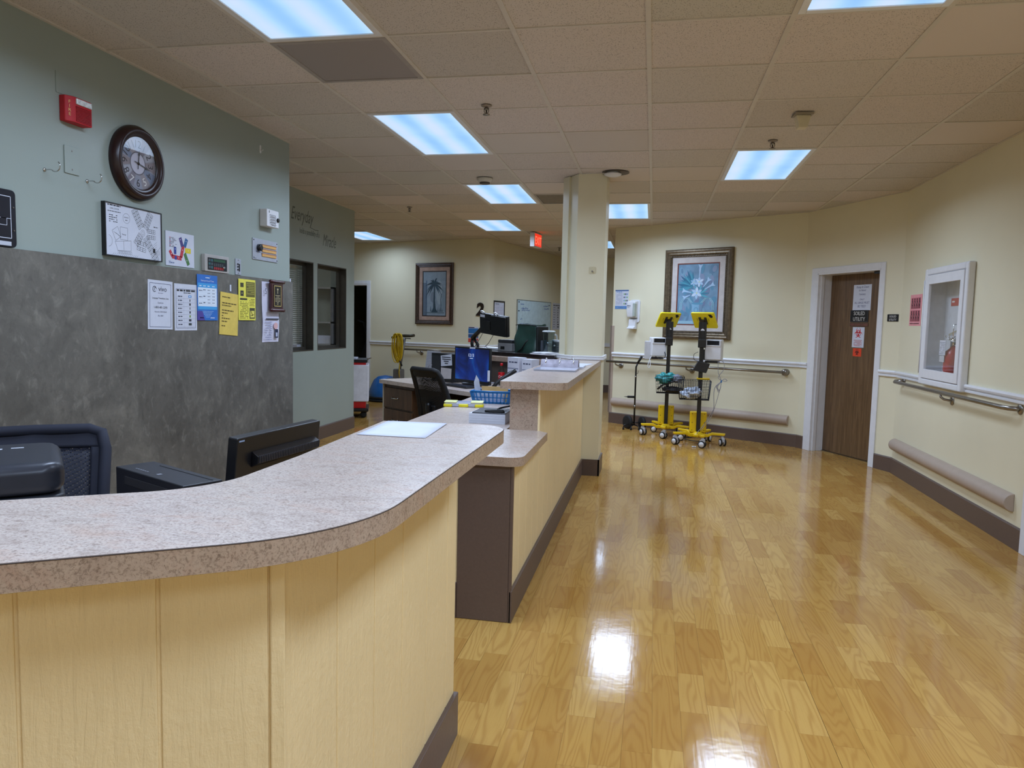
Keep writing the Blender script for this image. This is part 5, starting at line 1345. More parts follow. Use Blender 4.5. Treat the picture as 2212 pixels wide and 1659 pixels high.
f = Ink(-.0014); f.rect(-.095, .02, .095, .105, (44, 110, 170)); f.rect(-.095, -.05, .095, .01, (40, 84, 140)); f.rect(-.095, -.125, .095, -.06, (206, 74, 60)); f.rect(-.09, .11, .02, .125, (60, 40, 70)); f.put('print', o)
t = wthing('framed_certificate', 'thin black framed certificate above the arm mounted monitor', 'certificate', 'W2', .40, 1.57)
bb = MB(); X, Z, e = .215, .165, .022
bb.box(-X, X, -.02, 0, Z - e, Z).box(-X, X, -.02, 0, -Z, -Z + e).box(-X, -X + e, -.02, 0, -Z + e, Z - e).box(X - e, X, -.02, 0, -Z + e, Z - e); bb.build('frame', BLACK, t)
MB().box(-X + e, X - e, -.012, 0, -Z + e, Z - e).build('sheet', PAPER, t)
f = Ink(-.0125); f.words(-.15, .105, 0, .012, (60, 64, 70), 1, 1)
for q in range(7): f.words(-.15, .08 - q * .026, .16, .006, (160, 140, 160), q, .9)
f.put('print', t)
t = wthing('whiteboard', 'pale blue whiteboard with blue handwriting behind the green bag', 'whiteboard', 'W2', 1.965, 1.49)
MB().box(-.81, .81, -.018, 0, -.29, .29).build('board', mat('whiteboard_pale', (190, 212, 216), .2), t, bevel=.003)
bb = MB(); bb.box(-.82, -.81, -.022, 0, -.3, .3).box(.81, .82, -.022, 0, -.3, .3).box(-.81, .81, -.022, 0, .29, .3).box(-.81, .81, -.022, 0, -.3, -.29); bb.build('frame', mat('aluminium', (170, 172, 170), .35, .8), t)
f = Ink(-.0186); bw = (40, 70, 150)
for q, (x, z, L) in enumerate(((-.68, .20, .16), (-.64, .13, .30), (-.62, .095, .38), (-.68, -.06, .10), (-.70, -.15, .40), (-.66, -.19, .36), (-.66, -.235, .26), (.42, .20, .26), (.46, .15, .26))): f.scrawl(x, z, x + L, .032, bw, q, .008)
f.up()
for x, z in ((-.75, .255), (-.75, .10), (-.75, -.2), (.72, .235)): f.ell(x, z, .03, .012, (40, 50, 70), 10)
f.put('handwriting', t)
o, w, h = sheet('W2', 3.14, 1.52, .42, .53, 'white chart sheet between the whiteboard and the column', 'chart', name='wall_chart')
f = Ink(-.0014); f.words(-.18, .21, .17, .018, K, 2, 1)
for q in range(9): z = .17 - q * .048; f.words(-.17, z, -.06, .012, (110, 110, 130), q, 1); f.rect(.06, z - .008, .06 + (.09, .03, .04, .04, .05, .03, .06, .09, .1)[q], z + .016, (70, 72, 84)); f.line(-.2, z - .014, .2, z - .014, .002, (190, 190, 204))
f.put('print', o)
# pinned lined sheet left of the computer tower, hung on a clip stand by the desk
def dpt(o, u, n, z=0.0):
    return (o[0] + .788 * u + .616 * n, o[1] - .616 * u + .788 * n, z)
t = thing('lined_sheet', 'lilac lined schedule sheet on a stand left of the computer tower', 'paper', dpt(DO, -1.2, .76, .775), DA)
MB().add([(-.10, -.012, .03), (.16, -.012, .03), (.16, .02, .275), (-.10, .02, .275), (-.10, -.0105, .03), (.16, -.0105, .03), (.16, .0215, .275), (-.10, .0215, .275)], [(0, 1, 2, 3), (7, 6, 5, 4), (0, 4, 5, 1), (1, 5, 6, 2), (2, 6, 7, 3), (3, 7, 4, 0)]).build('sheet', PAPER, t)
bb = MB()
for q in range(13): z = .05 + q * .017; y = -.0128 + .032 * (z - .03) / .245; bb.add([(-.09, y, z), (.15, y, z), (.15, y + .0005, z + .004), (-.09, y + .0005, z + .004)], [(0, 1, 2, 3)])
bb.build('ruled_lines', ink((150, 152, 180)), t); MB().box(-.08, .12, -.02, .05, 0, .03).build('stand', BLACK, t)

# ================================================================== STATION DESK THINGS
def onscreen_monitor(name, label, loc, rz, W, Hh, z0, back=False):
    t = thing(name, label, 'monitor', loc, rz)
    MB().prism(rrect(-W / 2, W / 2, z0, z0 + Hh, .006), -.012, .012, 'y').build('bezel', BLACK, t, bevel=.003)
    MB().prism(rrect(-W * .42, W * .42, z0 + .03, z0 + Hh - .03, .02), .012, .035, 'y').build('back_shell', BLACK, t, bevel=.008)
    return t
t = onscreen_monitor('desk_monitor', 'black desk monitor showing a blue lock screen', dpt(DO, -.012, .42, .775), DA, .545, .345, .02)
def m_screen():
    s = NT('blue_lock_screen'); v = s.coord((1, 1, 1)); n = s.noise(v, 3.2, 3, .5, 1.2)
    c = s.ramp(n, [(.35, lin((6, 16, 66))), (.52, lin((10, 40, 120))), (.62, lin((14, 74, 150))), (.7, lin((8, 30, 100)))])
    s.l(c, s.b.inputs['Emission Color']); s.b.inputs['Emission Strength'].default_value = .9; s.b.inputs['Base Color'].default_value = (.005, .005, .008, 1); return s.done(.15)
sc_ = MB().box(-.257, .257, -.0135, -.011, .050, .350).build('screen', m_screen(), t)
bb = MB(); bb.text('12:13', .042, -.01, .275, -.0140, 'CENTER'); bb.box(-.03, .02, -.0142, -.0138, .258, .262); bb.build('clock_digits', emit('screen_white', (200, 214, 236), .8), sc_)
MB().tube([(0, .03, .03), (0, .05, .10)], .02, 8).build('stand_neck', BLACK, t); MB().prism(rrect(-.12, .12, -.05, .12, .04), 0, .012).build('stand_foot', BLACK, t)
MB().box(-.03, .05, -.016, -.012, .352, .366).build('label_tab', PAPER, t)
MB().box(.262, .275, -.03, -.012, .06, .16).build('side_card', PAPER, t)
t = thing('desk_keyboard', 'black keyboard in front of the blue screen monitor', 'keyboard', dpt(DO, .05, .22, .775), DA - .05)
MB().box(-.20, .20, -.065, .065, 0, .014).build('base', BLACK, t, bevel=.003)
bb = MB()
for r in range(5):
    for c in range(18): bb.box(-.19 + c * .0212, -.172 + c * .0212, -.055 + r * .022, -.037 + r * .022, .014, .019)
bb.build('keys', mat('key_black', (34, 34, 38), .5), t)
t = thing('computer_tower', 'black computer tower with taped paper notices, left of the blue screen', 'computer', dpt(DO, -.49, .40, .775), DA + .06)
MB().box(-.165, .165, 0, .36, .0, .285).build('case', BLACK, t, bevel=.004); MB().box(-.15, -.02, -.006, 0, .02, .26).build('front_panel', mat('case_dark_grey', (38, 38, 42), .4), t, bevel=.003)
nt = MB().add([(.0, -.008, .155), (.172, -.008, .175), (.165, -.010, .285), (-.005, -.010, .262)], [(0, 1, 2, 3)]).build('taped_notice', PAPER, t)
bb = MB()
for q, (x0, x1) in enumerate(((.015, .15), (.02, .155), (.045, .12), (.06, .11))): z = .245 - q * .020; bb.box(x0, x1, -.0112, -.0105, z, z + .009)
bb.build('notice_print', ink((60, 60, 70)), nt)
MB().add([(-.005, -.008, .03), (.16, -.008, .04), (.165, -.008, .14), (0, -.008, .145)], [(0, 1, 2, 3)]).build('taped_card', mat('card_grey', (196, 190, 190), .6), t)
MB().tube(cr([(-.14, -.01, .16), (-.17, -.03, .15), (-.20, -.03, .06), (-.2, -.02, .0)]), .004, 6).build('cable', mat('grey_cable', (150, 148, 156), .5), t)
o = tag(MB().box(-.10, .10, -.14, .14, 0, .012).build('paper_stack', PAPER, None, dpt(DO, -.15, .60, .775), DA + .3), 'low white paper stack behind the desk monitor', 'papers')
# bottle
t = thing('soda_bottle', 'clear soda bottle with red cap and red label on the back desk', 'bottle', dpt(DO, .085, .70, .775))
BG = glass('bottle_plastic', (232, 238, 232), .05)
MB().lathe([(.0, .0), (.026, .0), (.031, .012), (.031, .05), (.029, .07), (.031, .09), (.031, .13), (.024, .155), (.013, .178), (.012, .19)], 24).build('bottle_body', BG, t)
MB().lathe([(.0312, .055), (.0318, .058), (.0318, .122), (.0312, .125)], 24).build('label', mat('label_cola_red', (206, 24, 30), .4), t)
bb = MB(); bb.text('Coca', .03, 0, .078, -.0324, 'CENTER', 0, .3, 0, .8); bb.build('label_lettering', ink((240, 236, 236)), t)
MB().lathe([(.0135, .19), (.0145, .192), (.0145, .21), (.012, .213)], 18).build('cap', mat('cap_red', (206, 24, 30), .4), t)
MB().lathe([(.0, .004), (.028, .004), (.028, .03), (.0, .03)], 18).build('soda', mat('cola_brown', (40, 18, 10), .1), t)
# standing white boxes/files
for q, (u, n_, w_, h_, lab) in enumerate(((.345, .62, .16, .285, 'white printed carton standing left of the clear binder'), (.51, .64, .13, .275, 'white printed carton behind the clear binder'))):
    t = thing('white_carton', lab, 'box', dpt(DO, u, n_, .775), DA + .02 * q, 'white cartons on the back desk')
    MB().box(-w_ / 2, w_ / 2, 0, .10, 0, h_).build('carton', mat('carton_white', (206, 206, 216), .6), t, bevel=.003)
    f = Ink(-.0006); f.words(-w_ * .36, h_ * .82, w_ * .38, .012, (70, 74, 96), q + 3, 1); f.rect(-w_ / 2 + .006, h_ * .62, w_ / 2 - .006, h_ * .65, (120, 124, 146))
    for k2 in range(4): f.words(-w_ * .4, h_ * .5 - k2 * .024, w_ * .3, .005, (150, 154, 176), k2 + q, .7)
    f.put('print', t)
t = thing('desk_handset', 'black telephone handset tilted up beside the raised shelf', 'telephone', (-1.20, 5.92, .78), .35)
MB().prism(rrect(-.09, .09, -.06, .08, .02), 0, .03).build('phone_base', BLACK, t, bevel=.005)
MB().tube([(-.09, 0, .06), (-.06, 0, .10), (-.02, 0, .135), (.05, 0, .18), (.10, 0, .212)], [.018, .016, .016, .02, .018], 10).build('handset', BLACK, t)
MB().tube([(-.05, 0, .03), (-.07, 0, .07)], .012, 8).build('cradle', BLACK, t)

# ---- on the ledge
t = thing('monitor_arm', 'black jointed monitor arm clamped to the ledge', 'monitor arm', dpt(LO, -.82, .22, 1.085), DA)
MB().tube([(-.06, 0, .0), (-.075, 0, .06), (-.07, 0, .115)], .018, 8).tube([(-.06, 0, 0), (.02, 0, 0), (.03, 0, .05), (-.04, 0, .125)], .016, 8).build('lower_link', MBLACK, t)
MB().tube([(-.065, 0, .12), (.10, 0, .235), (.16, .02, .30)], [.026, .022, .018], 10).build('upper_link', MBLACK, t)
MB().prism(rrect(-.10, .06, -.06, .06, .02), 0, .010).build('clamp_plate', MBLACK, t)
t = thing('arm_monitor', 'small black monitor seen from behind on the jointed arm', 'monitor', dpt(LO, -.55, .25, 1.25), DA + .12)
T = Matrix.Rotation(.16, 4, 'X') @ Matrix.Rotation(.10, 4, 'Y')
bb = MB(); bb.M = T; bb.prism(rrect(-.195, .195, 0, .215, .008), -.02, .02, 'y'); bb.build('monitor_shell', BLACK, t, bevel=.004)
bb = MB(); bb.M = T; bb.prism(rrect(-.02, .19, .005, .21, .01), -.045, -.02, 'y'); bb.build('rear_cover', mat('rear_cover_black', (14, 14, 15), .5), t, bevel=.004)
bb = MB(); bb.M = T; bb.cbox(-.07, -.03, .10, .09, .03, .09); bb.build('mount_plate', MBLACK, t)
for x in (-.16, .03):
    bb = MB(); bb.M = T; bb.tube([(x - .02, -.01, .215), (x - .015, -.02, .235), (x + .005, -.022, .242), (x + .02, -.015, .23), (x + .02, 0, .213)], .007, 8); bb.build('clip', PLAST, t)
bb = MB(); bb.M = T; bb.box(-.185, -.12, -.022, -.020, .175, .203); bb.build('asset_label', PAPER, t)
bb = MB()
for p in ([(-.16, -.02, .01), (-.20, -.03, -.06), (-.26, -.03, -.13), (-.30, -.02, -.163)], [(-.15, -.02, -.16), (-.1, -.03, -.12), (-.05, -.03, -.16)], [(.0, -.02, .0), (-.06, -.03, -.09), (-.15, -.03, -.16), (-.22, -.03, -.14), (-.25, -.03, -.11)]): bb.tube(p, .003, 5)
bb.build('cable', BLACK, t)
t = thing('label_printer', 'small grey box printer between the monitor arm and the green bag', 'printer', dpt(LO, -.40, .29, 1.085), DA)
MB().box(-.11, .11, -.03, .13, 0, .085).build('case', mat('printer_grey', (148, 146, 146), .5), t, bevel=.006); MB().box(-.11, .11, -.03, .13, .085, .12).build('lid', mat('printer_dark', (52, 52, 56), .4), t, bevel=.008)
MB().box(-.06, .0, -.034, -.03, .02, .05).build('slot', BLACK, t)
t = thing('card_machine', 'black squat card machine between the grey box printer and the green bag', 'machine', dpt(LO, -.25, .40, 1.085), DA)
MB().prism([(-.036, 0), (.036, 0), (.036, .06), (-.01, .16), (-.036, .15)], -.05, .03, 'y').build('case', BLACK, t, bevel=.01)
t = thing('green_bag', 'dark green nylon bag with a black side pocket on the ledge', 'bag', dpt(LO, -.045, .30, 1.085), DA)
def bagf(u, v):
    # rounded block with slack sides
    a = u * 2 * PI; c, s = math.cos(a), math.sin(a); k = 1 / max(abs(c), abs(s)) ** .86
    w_ = .160 * (1 + .03 * math.sin(v * 5)); d_ = .09 * (1 - .35 * v)
    return (c * k * w_ + .006 * math.sin(v * 9), s * k * d_ + .008 * math.sin(v * 7 + a * 2), v * .285 + .006 * math.sin(a * 3) * v)
bb = MB(); bb.grid(bagf, 40, 12); bb.add([bagf(i / 40, 1) for i in range(40)], [tuple(range(40))]); bb.build('bag_body', DARKCLOTH, t)
MB().prism(rrect(-.075, .075, .0, .268, .012), .150, .178, 'x').build('side_pocket', mat('pocket_black_nylon', (16, 20, 20), .5), t, bevel=.012)
MB().prism(rrect(-.03, .05, .02, .13, .008), .176, .186, 'x').build('grey_patch', mat('patch_grey', (86, 92, 102), .5), t, bevel=.003)
MB().tube([(-.15, -.07, .275), (-.08, -.075, .284), (.05, -.075, .282), (.15, -.07, .272)], .004, 6).build('zip', MBLACK, t)
MB().tube([(-.09, -.095, .01), (-.02, -.106, .035), (.04, -.108, .10), (.07, -.106, .13)], .007, 6).build('strap', MBLACK, t)
t = thing('water_pitcher', 'clear plastic water pitcher on a folded white towel', 'pitcher', dpt(LO, .255, .26, 1.11), DA + 1.4)
PG = glass('pitcher_plastic', (226, 234, 236), .06)
MB().lathe([(.0, .0), (.046, .0), (.049, .01), (.060, .175), (.063, .196), (.060, .196), (.057, .175), (.046, .012), (0, .008)], 28).build('pitcher_body', PG, t)
MB().lathe([(0, .009), (.045, .010), (.053, .115), (0, .115)], 28).build('water', glass('water_clear', (236, 244, 246), .02), t)
MB().lathe([(.0, .205), (.045, .205), (.064, .200), (.065, .190)], 28).build('lid', mat('lid_frosted', (206, 214, 218), .25), t)
MB().tube(cr([(.058, 0, .165), (.09, 0, .16), (.095, 0, .11), (.08, 0, .065), (.052, 0, .055)]), .007, 8).build('pitcher_handle', mat('lid_frosted', (206, 214, 218), .25), t)
t = thing('folded_towel', 'folded white towel at the right end of the ledge board', 'towel', dpt(LO, .30, .21, 1.085), DA)
for q in range(2):
    bb = MB(); bb.grid(lambda u, v: ((u - .5) * (.30 - q * .05), (v - .5) * .18 - .02 + q * .01, .006 + q * .010 + .010 * math.sin(u * PI) ** .4 * math.sin(v * PI) ** .4 + .002 * math.sin(u * 14 + q)), 16, 8); bb.build('fold', mat('towel_white', (220, 220, 224), .9, bump=.3, bscale=120), t)
MB().prism(rrect(-.15, .15, -.11, .07, .03), 0, .008).build('underside', mat('towel_white', (220, 220, 224), .9), t)
t = thing('louvred_stand', 'small white stand with a dark louvred front beside the column', 'stand', dpt(LO, .29, .34, 1.085), DA)
MB().box(-.075, .075, 0, .05, 0, .14).build('case', PLAST, t, bevel=.004); MB().box(-.06, .06, -.004, 0, .02, .12).build('louvre_panel', mat('louvre_dark', (62, 66, 66), .5), t)
bb = MB()
for q in range(6): bb.box(-.06, .06, -.008, -.003, .026 + q * .016, .032 + q * .016)
bb.build('louvres', mat('louvre_grey', (122, 126, 126), .5), t)
t = thing('white_tray', 'flat white papers and tray behind the monitor arm on the ledge', 'tray', dpt(LO, -.745, .36, 1.085), DA)
MB().prism(rrect(-.1, .22, -.02, .07, .02), 0, .03).build('tray', PLAST, t, bevel=.01)
t = thing('computer_mouse', 'pale computer mouse on the black ledge board', 'mouse', dpt(LO, -.66, .18, 1.085), DA + .4)
MB().ball((0, 0, .016), .055, .03, .018, 16).build('shell', PLAST, t)

# ---- clear binder and papers on the raised shelf
t = thing('clear_binder', 'open clear ring binder with papers on the raised shelf', 'binder', (-.655, 5.30, 1.060), .02)
MB().box(-.145, .135, -.36, -.10, 0, .010).build('page_block', PAPER, t)
MB().box(-.15, .14, -.37, -.09, .010, .012).build('front_cover', mat('binder_cover', (208, 212, 226), .15), t)
bb = MB()
def sl(u, v): return ((u - .5) * .27, -.09 + .14 * v, .012 + .055 * math.sin(v * PI) ** .7)
bb.grid(sl, 6, 8); bb.build('clear_spine', mat('binder_film', (176, 172, 184), .08, var=.3, scale=20), t)
for x in (-.10, .0, .10):
    MB().tube([(x, -.085, .012), (x, -.06, .055), (x, -.02, .074), (x, .02, .062), (x, .045, .012)], .004, 6).build('ring', CHROME, t)
MB().box(-.13, .16, .06, .36, 0, .012).build('back_pages', PAPER, t)
o = tag(MB().box(-.11, .11, -.14, .14, 0, .002).build('loose_sheet', PAPER, None, (-.60, 5.90, 1.0605), -.12), 'loose white sheet behind the clear binder', 'paper')

# ---- on the low worktop
t = thing('blue_basket', 'blue slotted plastic basket holding envelopes on the low worktop', 'basket', (-1.165, 5.36, .78), .02)
def wall_b(y0, y1, sgn):
    pass
bw_, bd_, bh_, fl = .128, .075, .092, .022
bb = MB(); bb.prism(rrect(-bw_, bw_, -bd_, bd_, .012), 0, .004)
def P_(x, y, z): k = 1 + z / bh_ * .17; return (x * k, y * (1 + z / bh_ * .25), z)
def strutbox(pts):   # thin wall quad given four base points
    bb.add([P_(*p) for p in pts], [(0, 1, 2, 3)]); 
for y in (-bd_, bd_):
    for z0, z1 in ((.0, .014), (.042, .050), (.078, bh_)): strutbox([(-bw_, y, z0), (bw_, y, z0), (bw_, y, z1), (-bw_, y, z1)])
    nh = 9
    for q in range(nh + 1):
        x = -bw_ * .98 + 2 * bw_ * .98 * q / nh; ww = .0048 if 0 < q < nh else .012
        strutbox([(x - ww, y, .0), (x + ww, y, .0), (x + ww, y, bh_), (x - ww, y, bh_)])
for x in (-bw_, bw_):
    for z0, z1 in ((.0, .014), (.042, .050), (.078, bh_)): strutbox([(x, -bd_, z0), (x, bd_, z0), (x, bd_, z1), (x, -bd_, z1)])
    for q in range(6):
        y = -bd_ * .97 + 2 * bd_ * .97 * q / 5; strutbox([(x, y - .006, 0), (x, y + .006, 0), (x, y + .006, bh_), (x, y - .006, bh_)])
o = bb.build('basket_body', BLUE, t); sd = o.modifiers.new('thick', 'SOLIDIFY'); sd.thickness = .003
X, Y = bw_ * 1.17, bd_ * 1.25
MB().tube([(-X, -Y, bh_), (X, -Y, bh_), (X, Y, bh_), (-X, Y, bh_)], .0055, 8, 0, True).build('rim', BLUE, t)
o = tag(MB().box(-.10, .10, -.003, .003, 0, .118).build('manila_envelope', mat('manila', (214, 176, 112), .6), None, (-1.15, 5.35, .786), .05), 'manila envelope standing in the blue basket', 'envelope')
bb = MB(); bb.add([(-1.30, 5.36, .80), (-1.245, 5.34, .80), (-1.27, 5.335, .95), (-1.295, 5.35, .985), (-1.315, 5.36, .93)], [(0, 1, 2, 3, 4)]); o = bb.build('folded_paper', PAPER); sd = o.modifiers.new('thick', 'SOLIDIFY'); sd.thickness = .001; tag(o, 'folded white paper sticking up at the left of the blue basket', 'paper')
o = tag(MB().box(-.09, .09, -.003, .003, 0, .075).build('white_envelope', PAPER, None, (-1.165, 5.315, .786), -.03), 'white envelope at the front inside the blue basket', 'envelope')
o = tag(MB().box(-.055, .055, -.06, .06, 0, .008).build('note_pad', PAPER, None, (-1.02, 5.62, .94), .2), 'white note pad behind the blue basket', 'note pad')
o = tag(MB().box(-.05, .05, -.06, .06, 0, .16).build('grey_box', mat('box_grey', (120, 124, 130), .5), None, (-1.02, 5.62, .78), .2, bevel=.004), 'grey box right behind the blue basket under the note pad', 'box')
t = thing('yellow_case', 'clear and yellow clasped case on the low worktop', 'case', (-1.31, 5.06, .78), .17)
YC = mat('case_yellow', (236, 222, 30), .35)
MB().prism(rrect(-.135, .135, -.06, .09, .01), .002, .030).build('case_body', mat('case_clear_grey', (186, 190, 206), .15), t, bevel=.004)
for x0, x1 in ((-.142, -.08), (-.035, .035), (.08, .142)): MB().box(x0, x1, -.068, .0, .0, .022).build('clasp', YC, t, bevel=.006)
MB().box(-.138, -.05, -.064, .06, .030, .037).build('lid_band', mat('case_pale_yellow', (232, 232, 160), .35), t, bevel=.003); MB().box(.05, .138, -.064, .06, .030, .037).build('lid_band', mat('case_pale_yellow', (232, 232, 160), .35), t, bevel=.003)
t = thing('paper_ream', 'thick white paper pad under a dark folder, beside the end panel', 'papers', (-.955, 4.30, .78), .0)
for q in range(4): MB().box(-.113 + .001 * (q % 2), .11, -.06, .19, q * .0148, q * .0148 + .0142).build('paper_layer', PAPER, t)
t = thing('dark_folder', 'dark grey folder with a black cord lying on the paper pad', 'folder', (-.955, 4.30, .8393), .0)
MB().box(-.095, .112, -.055, .19, 0, .007).build('folder', mat('folder_dark', (52, 54, 62), .25), t, bevel=.002)
MB().tube(cr([(.10, -.03, .012), (.02, -.045, .013), (-.02, -.02, .013), (.03, .01, .013), (.08, .02, .013), (.04, .06, .013), (.05, .1, .02), (.10, .13, .03)]), .006, 8).build('cord', RUBBER, t)

# ================================================================== OFFICE CHAIRS
def mesh_mat(name, rgb, scale, hole=.30):
    t = NT(name); v = t.coord((1, 1, 1)); vo = t.n('ShaderNodeTexVoronoi'); vo.inputs['Scale'].default_value = scale; vo.inputs['Randomness'].default_value = .05
    t.l(v, vo.inputs['Vector']); f = t.ramp(vo.outputs['Distance'], [(hole, (1, 1, 1)), (hole + .05, (0, 0, 0))])
    tr = t.n('ShaderNodeBsdfTransparent'); mx = t.n('ShaderNodeMixShader'); t.b.inputs['Base Color'].default_value = lin(rgb); t.b.inputs['Roughness'].default_value = .7
    t.l(f, mx.inputs[0]); t.l(t.b.outputs[0], mx.inputs[1]); t.l(tr.outputs[0], mx.inputs[2]); t.l(mx.outputs[0], t.out.inputs['Surface']); return t.m
def chair(label, loc, rz, fabric, net, W, z1, taper=-.12):
    """swivel task chair seen from behind: local -y is the back side"""
    t = thing('office_chair', label, 'chair', loc, rz)
    zb = .50
    def bk(u, v):
        x = (u - .5) * W * (1 - (taper * v if taper > 0 else -taper * (1 - v))); return (x, -.22 - .15 * v + .05 * (abs(u - .5) * 2) ** 2 + .02 * math.sin(v * PI), zb + (z1 - zb) * v)
    def edge(u0, u1, v0, v1, name, m, th, par=None):
        bb = MB(); bb.grid(lambda a, b: bk(u0 + (u1 - u0) * a, v0 + (v1 - v0) * b), 8, 8); o = bb.build(name, m, par or t); s = o.modifiers.new('thick', 'SOLIDIFY'); s.thickness = th; s.offset = 0; return o
    edge(.11, .89, .06, .87, 'backrest_mesh', net, .002)
    fr = MB()
    rim = [bk(u, .0) for u in (.12, .5, .88)] + [bk(.96, v) for v in (.06, .3, .6, .85)] + [bk(.93, .97)] + [bk(u, 1.0) for u in (.85, .5, .15)] + [bk(.07, .97)] + [bk(.04, v) for v in (.85, .6, .3, .06)]
    fr.tube(rim, .021, 10, 0, True); fo = fr.build('backrest_frame', fabric, t)
    edge(.04, .96, .86, 1.0, 'top_band', fabric, .016); edge(.02, .13, .04, .9, 'side_band', fabric, .016); edge(.87, .98, .04, .9, 'side_band', fabric, .016)
    edge(.38, .62, .05, .30, 'lumbar_pad', fabric, .02)
    MB().prism(rrect(-W * .5, W * .5, -.2, .26, .07), .43, .50).build('seat', fabric, t, bevel=.02, seg=3)
    MB().tube(cr([(0, -.05, .42), (0, -.22, .44), (0, -.27, .55), (0, -.28, .66)]), .024, 8).build('back_stem', MBLACK, t)
    for s in (-1, 1):
        ar = MB().tube([(s * W * .5, .0, .44), (s * (W * .5 + .05), -.01, .50), (s * (W * .5 + .05), -.01, .64)], .016, 8).build('arm_post', MBLACK, t)
        MB().prism(rrect(s * (W * .5 + .05) - .035, s * (W * .5 + .05) + .035, -.12, .13, .03), .64, .67).build('arm_pad', RUBBER, ar, bevel=.008)
    MB().lathe([(.03, .08), (.03, .25), (.02, .25), (.02, .43)], 14).build('gas_column', MBLACK, t)
    for q in range(5):
        a = q * 2 * PI / 5 + .3; bb = MB(); bb.M = Matrix.Rotation(a, 4, 'Z'); bb.prism([(.02, .07), (.30, .055), (.30, .075), (.02, .12)], -.02, .02, 'y'); lg_ = bb.build('base_leg', MBLACK, t, bevel=.004)
        bb = MB(); bb.M = Matrix.Rotation(a, 4, 'Z'); bb.lathe([(.01, -.022), (.027, -.02), (.027, .02), (.01, .022)], 14, 0, (.285, 0, .027), 'y'); bb.build('caster', RUBBER, lg_)
    return t
chair('black mesh office chair at the back desk by the wood drawers', (-1.77, 6.40, 0), -.58, mat('black_chair_fabric', (18, 18, 20), .7), mesh_mat('black_chair_mesh', (22, 22, 24), 190, .40), .50, .96, .20)
chair('navy mesh office chair beside the sage wall, behind the front counter', (-1.97, 1.99, 0), -2.45, NAVY, mesh_mat('navy_chair_mesh', (30, 33, 48), 150), .50, .955)

# ================================================================== FRONT DESK THINGS
# monitor seen from behind
pa, pb = Vector((-1.222, 1.938)), Vector((-1.175, 2.366))
pm_ = (pa + pb) / 2; dv = (pb - pa).normalized(); ang = math.atan2(dv.y, dv.x)
t = thing('counter_monitor', 'black monitor seen from behind over the front counter', 'monitor', (pm_.x, pm_.y, .70), ang)
T = Matrix.Rotation(.10, 4, 'X')
bb = MB(); bb.M = T; bb.prism(rrect(-.222, .222, .045, .335, .006), -.012, .022, 'y'); bb.build('rear_shell', mat('monitor_satin_black', (22, 22, 25), .35), t, bevel=.004)
bb = MB(); bb.M = T; bb.prism([(-.012, .285), (-.036, .272), (-.036, .25), (-.012, .235)], -.15, .19, 'x'); vr = bb.build('vent_ridge', mat('monitor_satin_black', (22, 22, 25), .35), t, bevel=.002)
for q in range(38):
    x = -.145 + q * .0088; bb = MB(); bb.M = T; bb.box(x, x + .004, -.0385, -.034, .252, .274); bb.build('vent_rib', mat('vent_rib_grey', (52, 52, 58), .4), vr)
bb = MB(); bb.M = T; bb.box(-.206, .206, .022, .024, .06, .32); bb.build('screen', mat('screen_dark', (16, 18, 22), .1), t)
bb = MB(); bb.M = T; bb.box(-.05, .05, -.05, -.012, .07, .17); bb.build('mount_boss', BLACK, t, bevel=.006)
MB().tube([(0, -.03, .01), (0, -.04, .14)], .022, 10).build('stand_neck', BLACK, t); MB().prism(rrect(-.12, .12, -.12, .08, .03), 0, .012).build('stand_foot', BLACK, t)
f = Ink(-.0126); f.M = T; f.words(.02, .15, .07, .004, (120, 120, 128), 2, 1); f.rect(.085, .145, .14, .158, (58, 58, 64)); f.words(.09, .148, .135, .003, (150, 150, 156), 5, 1); f.rect(-.215, .322, -.19, .327, (150, 170, 200)); f.put('marking', t)
# small computer
p0, p1, p2, p3 = Vector((-1.402, 1.703)), Vector((-1.093, 1.548)), Vector((-1.051, 1.647)), Vector((-1.342, 1.783))
dv = (p1 - p0).normalized(); L = (p1 - p0).length; cc = (p0 + p1 + p2 + p3) / 4
t = thing('small_computer', 'black slim desktop computer standing behind the front counter', 'computer', (cc.x, cc.y, .70), math.atan2(dv.y, dv.x))
MB().box(-L / 2, L / 2, -.052, .052, 0, .28).build('case', mat('computer_black', (24, 25, 32), .4), t, bevel=.003)
MB().box(-.12, .10, -.0535, -.0515, .24, .262).build('side_latch', mat('case_dark_grey', (38, 38, 42), .4), t, bevel=.002)
MB().box(-.10, L / 2 - .01, .030, .032, .2795, .281).build('lid_seam', BLACK, t)
bk_ = MB().box(L / 2, L / 2 + .004, -.048, .048, .02, .27).build('rear_panel', mat('port_panel_black', (16, 16, 18), .5), t)
bb = MB()
for q in range(5): bb.box(L / 2 + .004, L / 2 + .009, -.03 + q * .014, -.022 + q * .014, .225, .262)
bb.build('ports', mat('port_silver', (170, 172, 178), .3, .8), bk_)
bb = MB(); bb.lathe([(.006, 0), (.005, .007)], 10, 0, (L / 2 + .004, -.038, .252), 'x').lathe([(.006, 0), (.005, .007)], 10, 0, (L / 2 + .004, .036, .264), 'x'); bb.build('thumb_screw', CHROME, bk_)
f = MB(); 
for q in range(6): f.box(-.11 + q * .012, -.103 + q * .012, -.03, -.026, .2802, .2806)
f.box(.0, .012, -.03, -.018, .2802, .2806); f.build('marking', ink((120, 122, 130)), t)
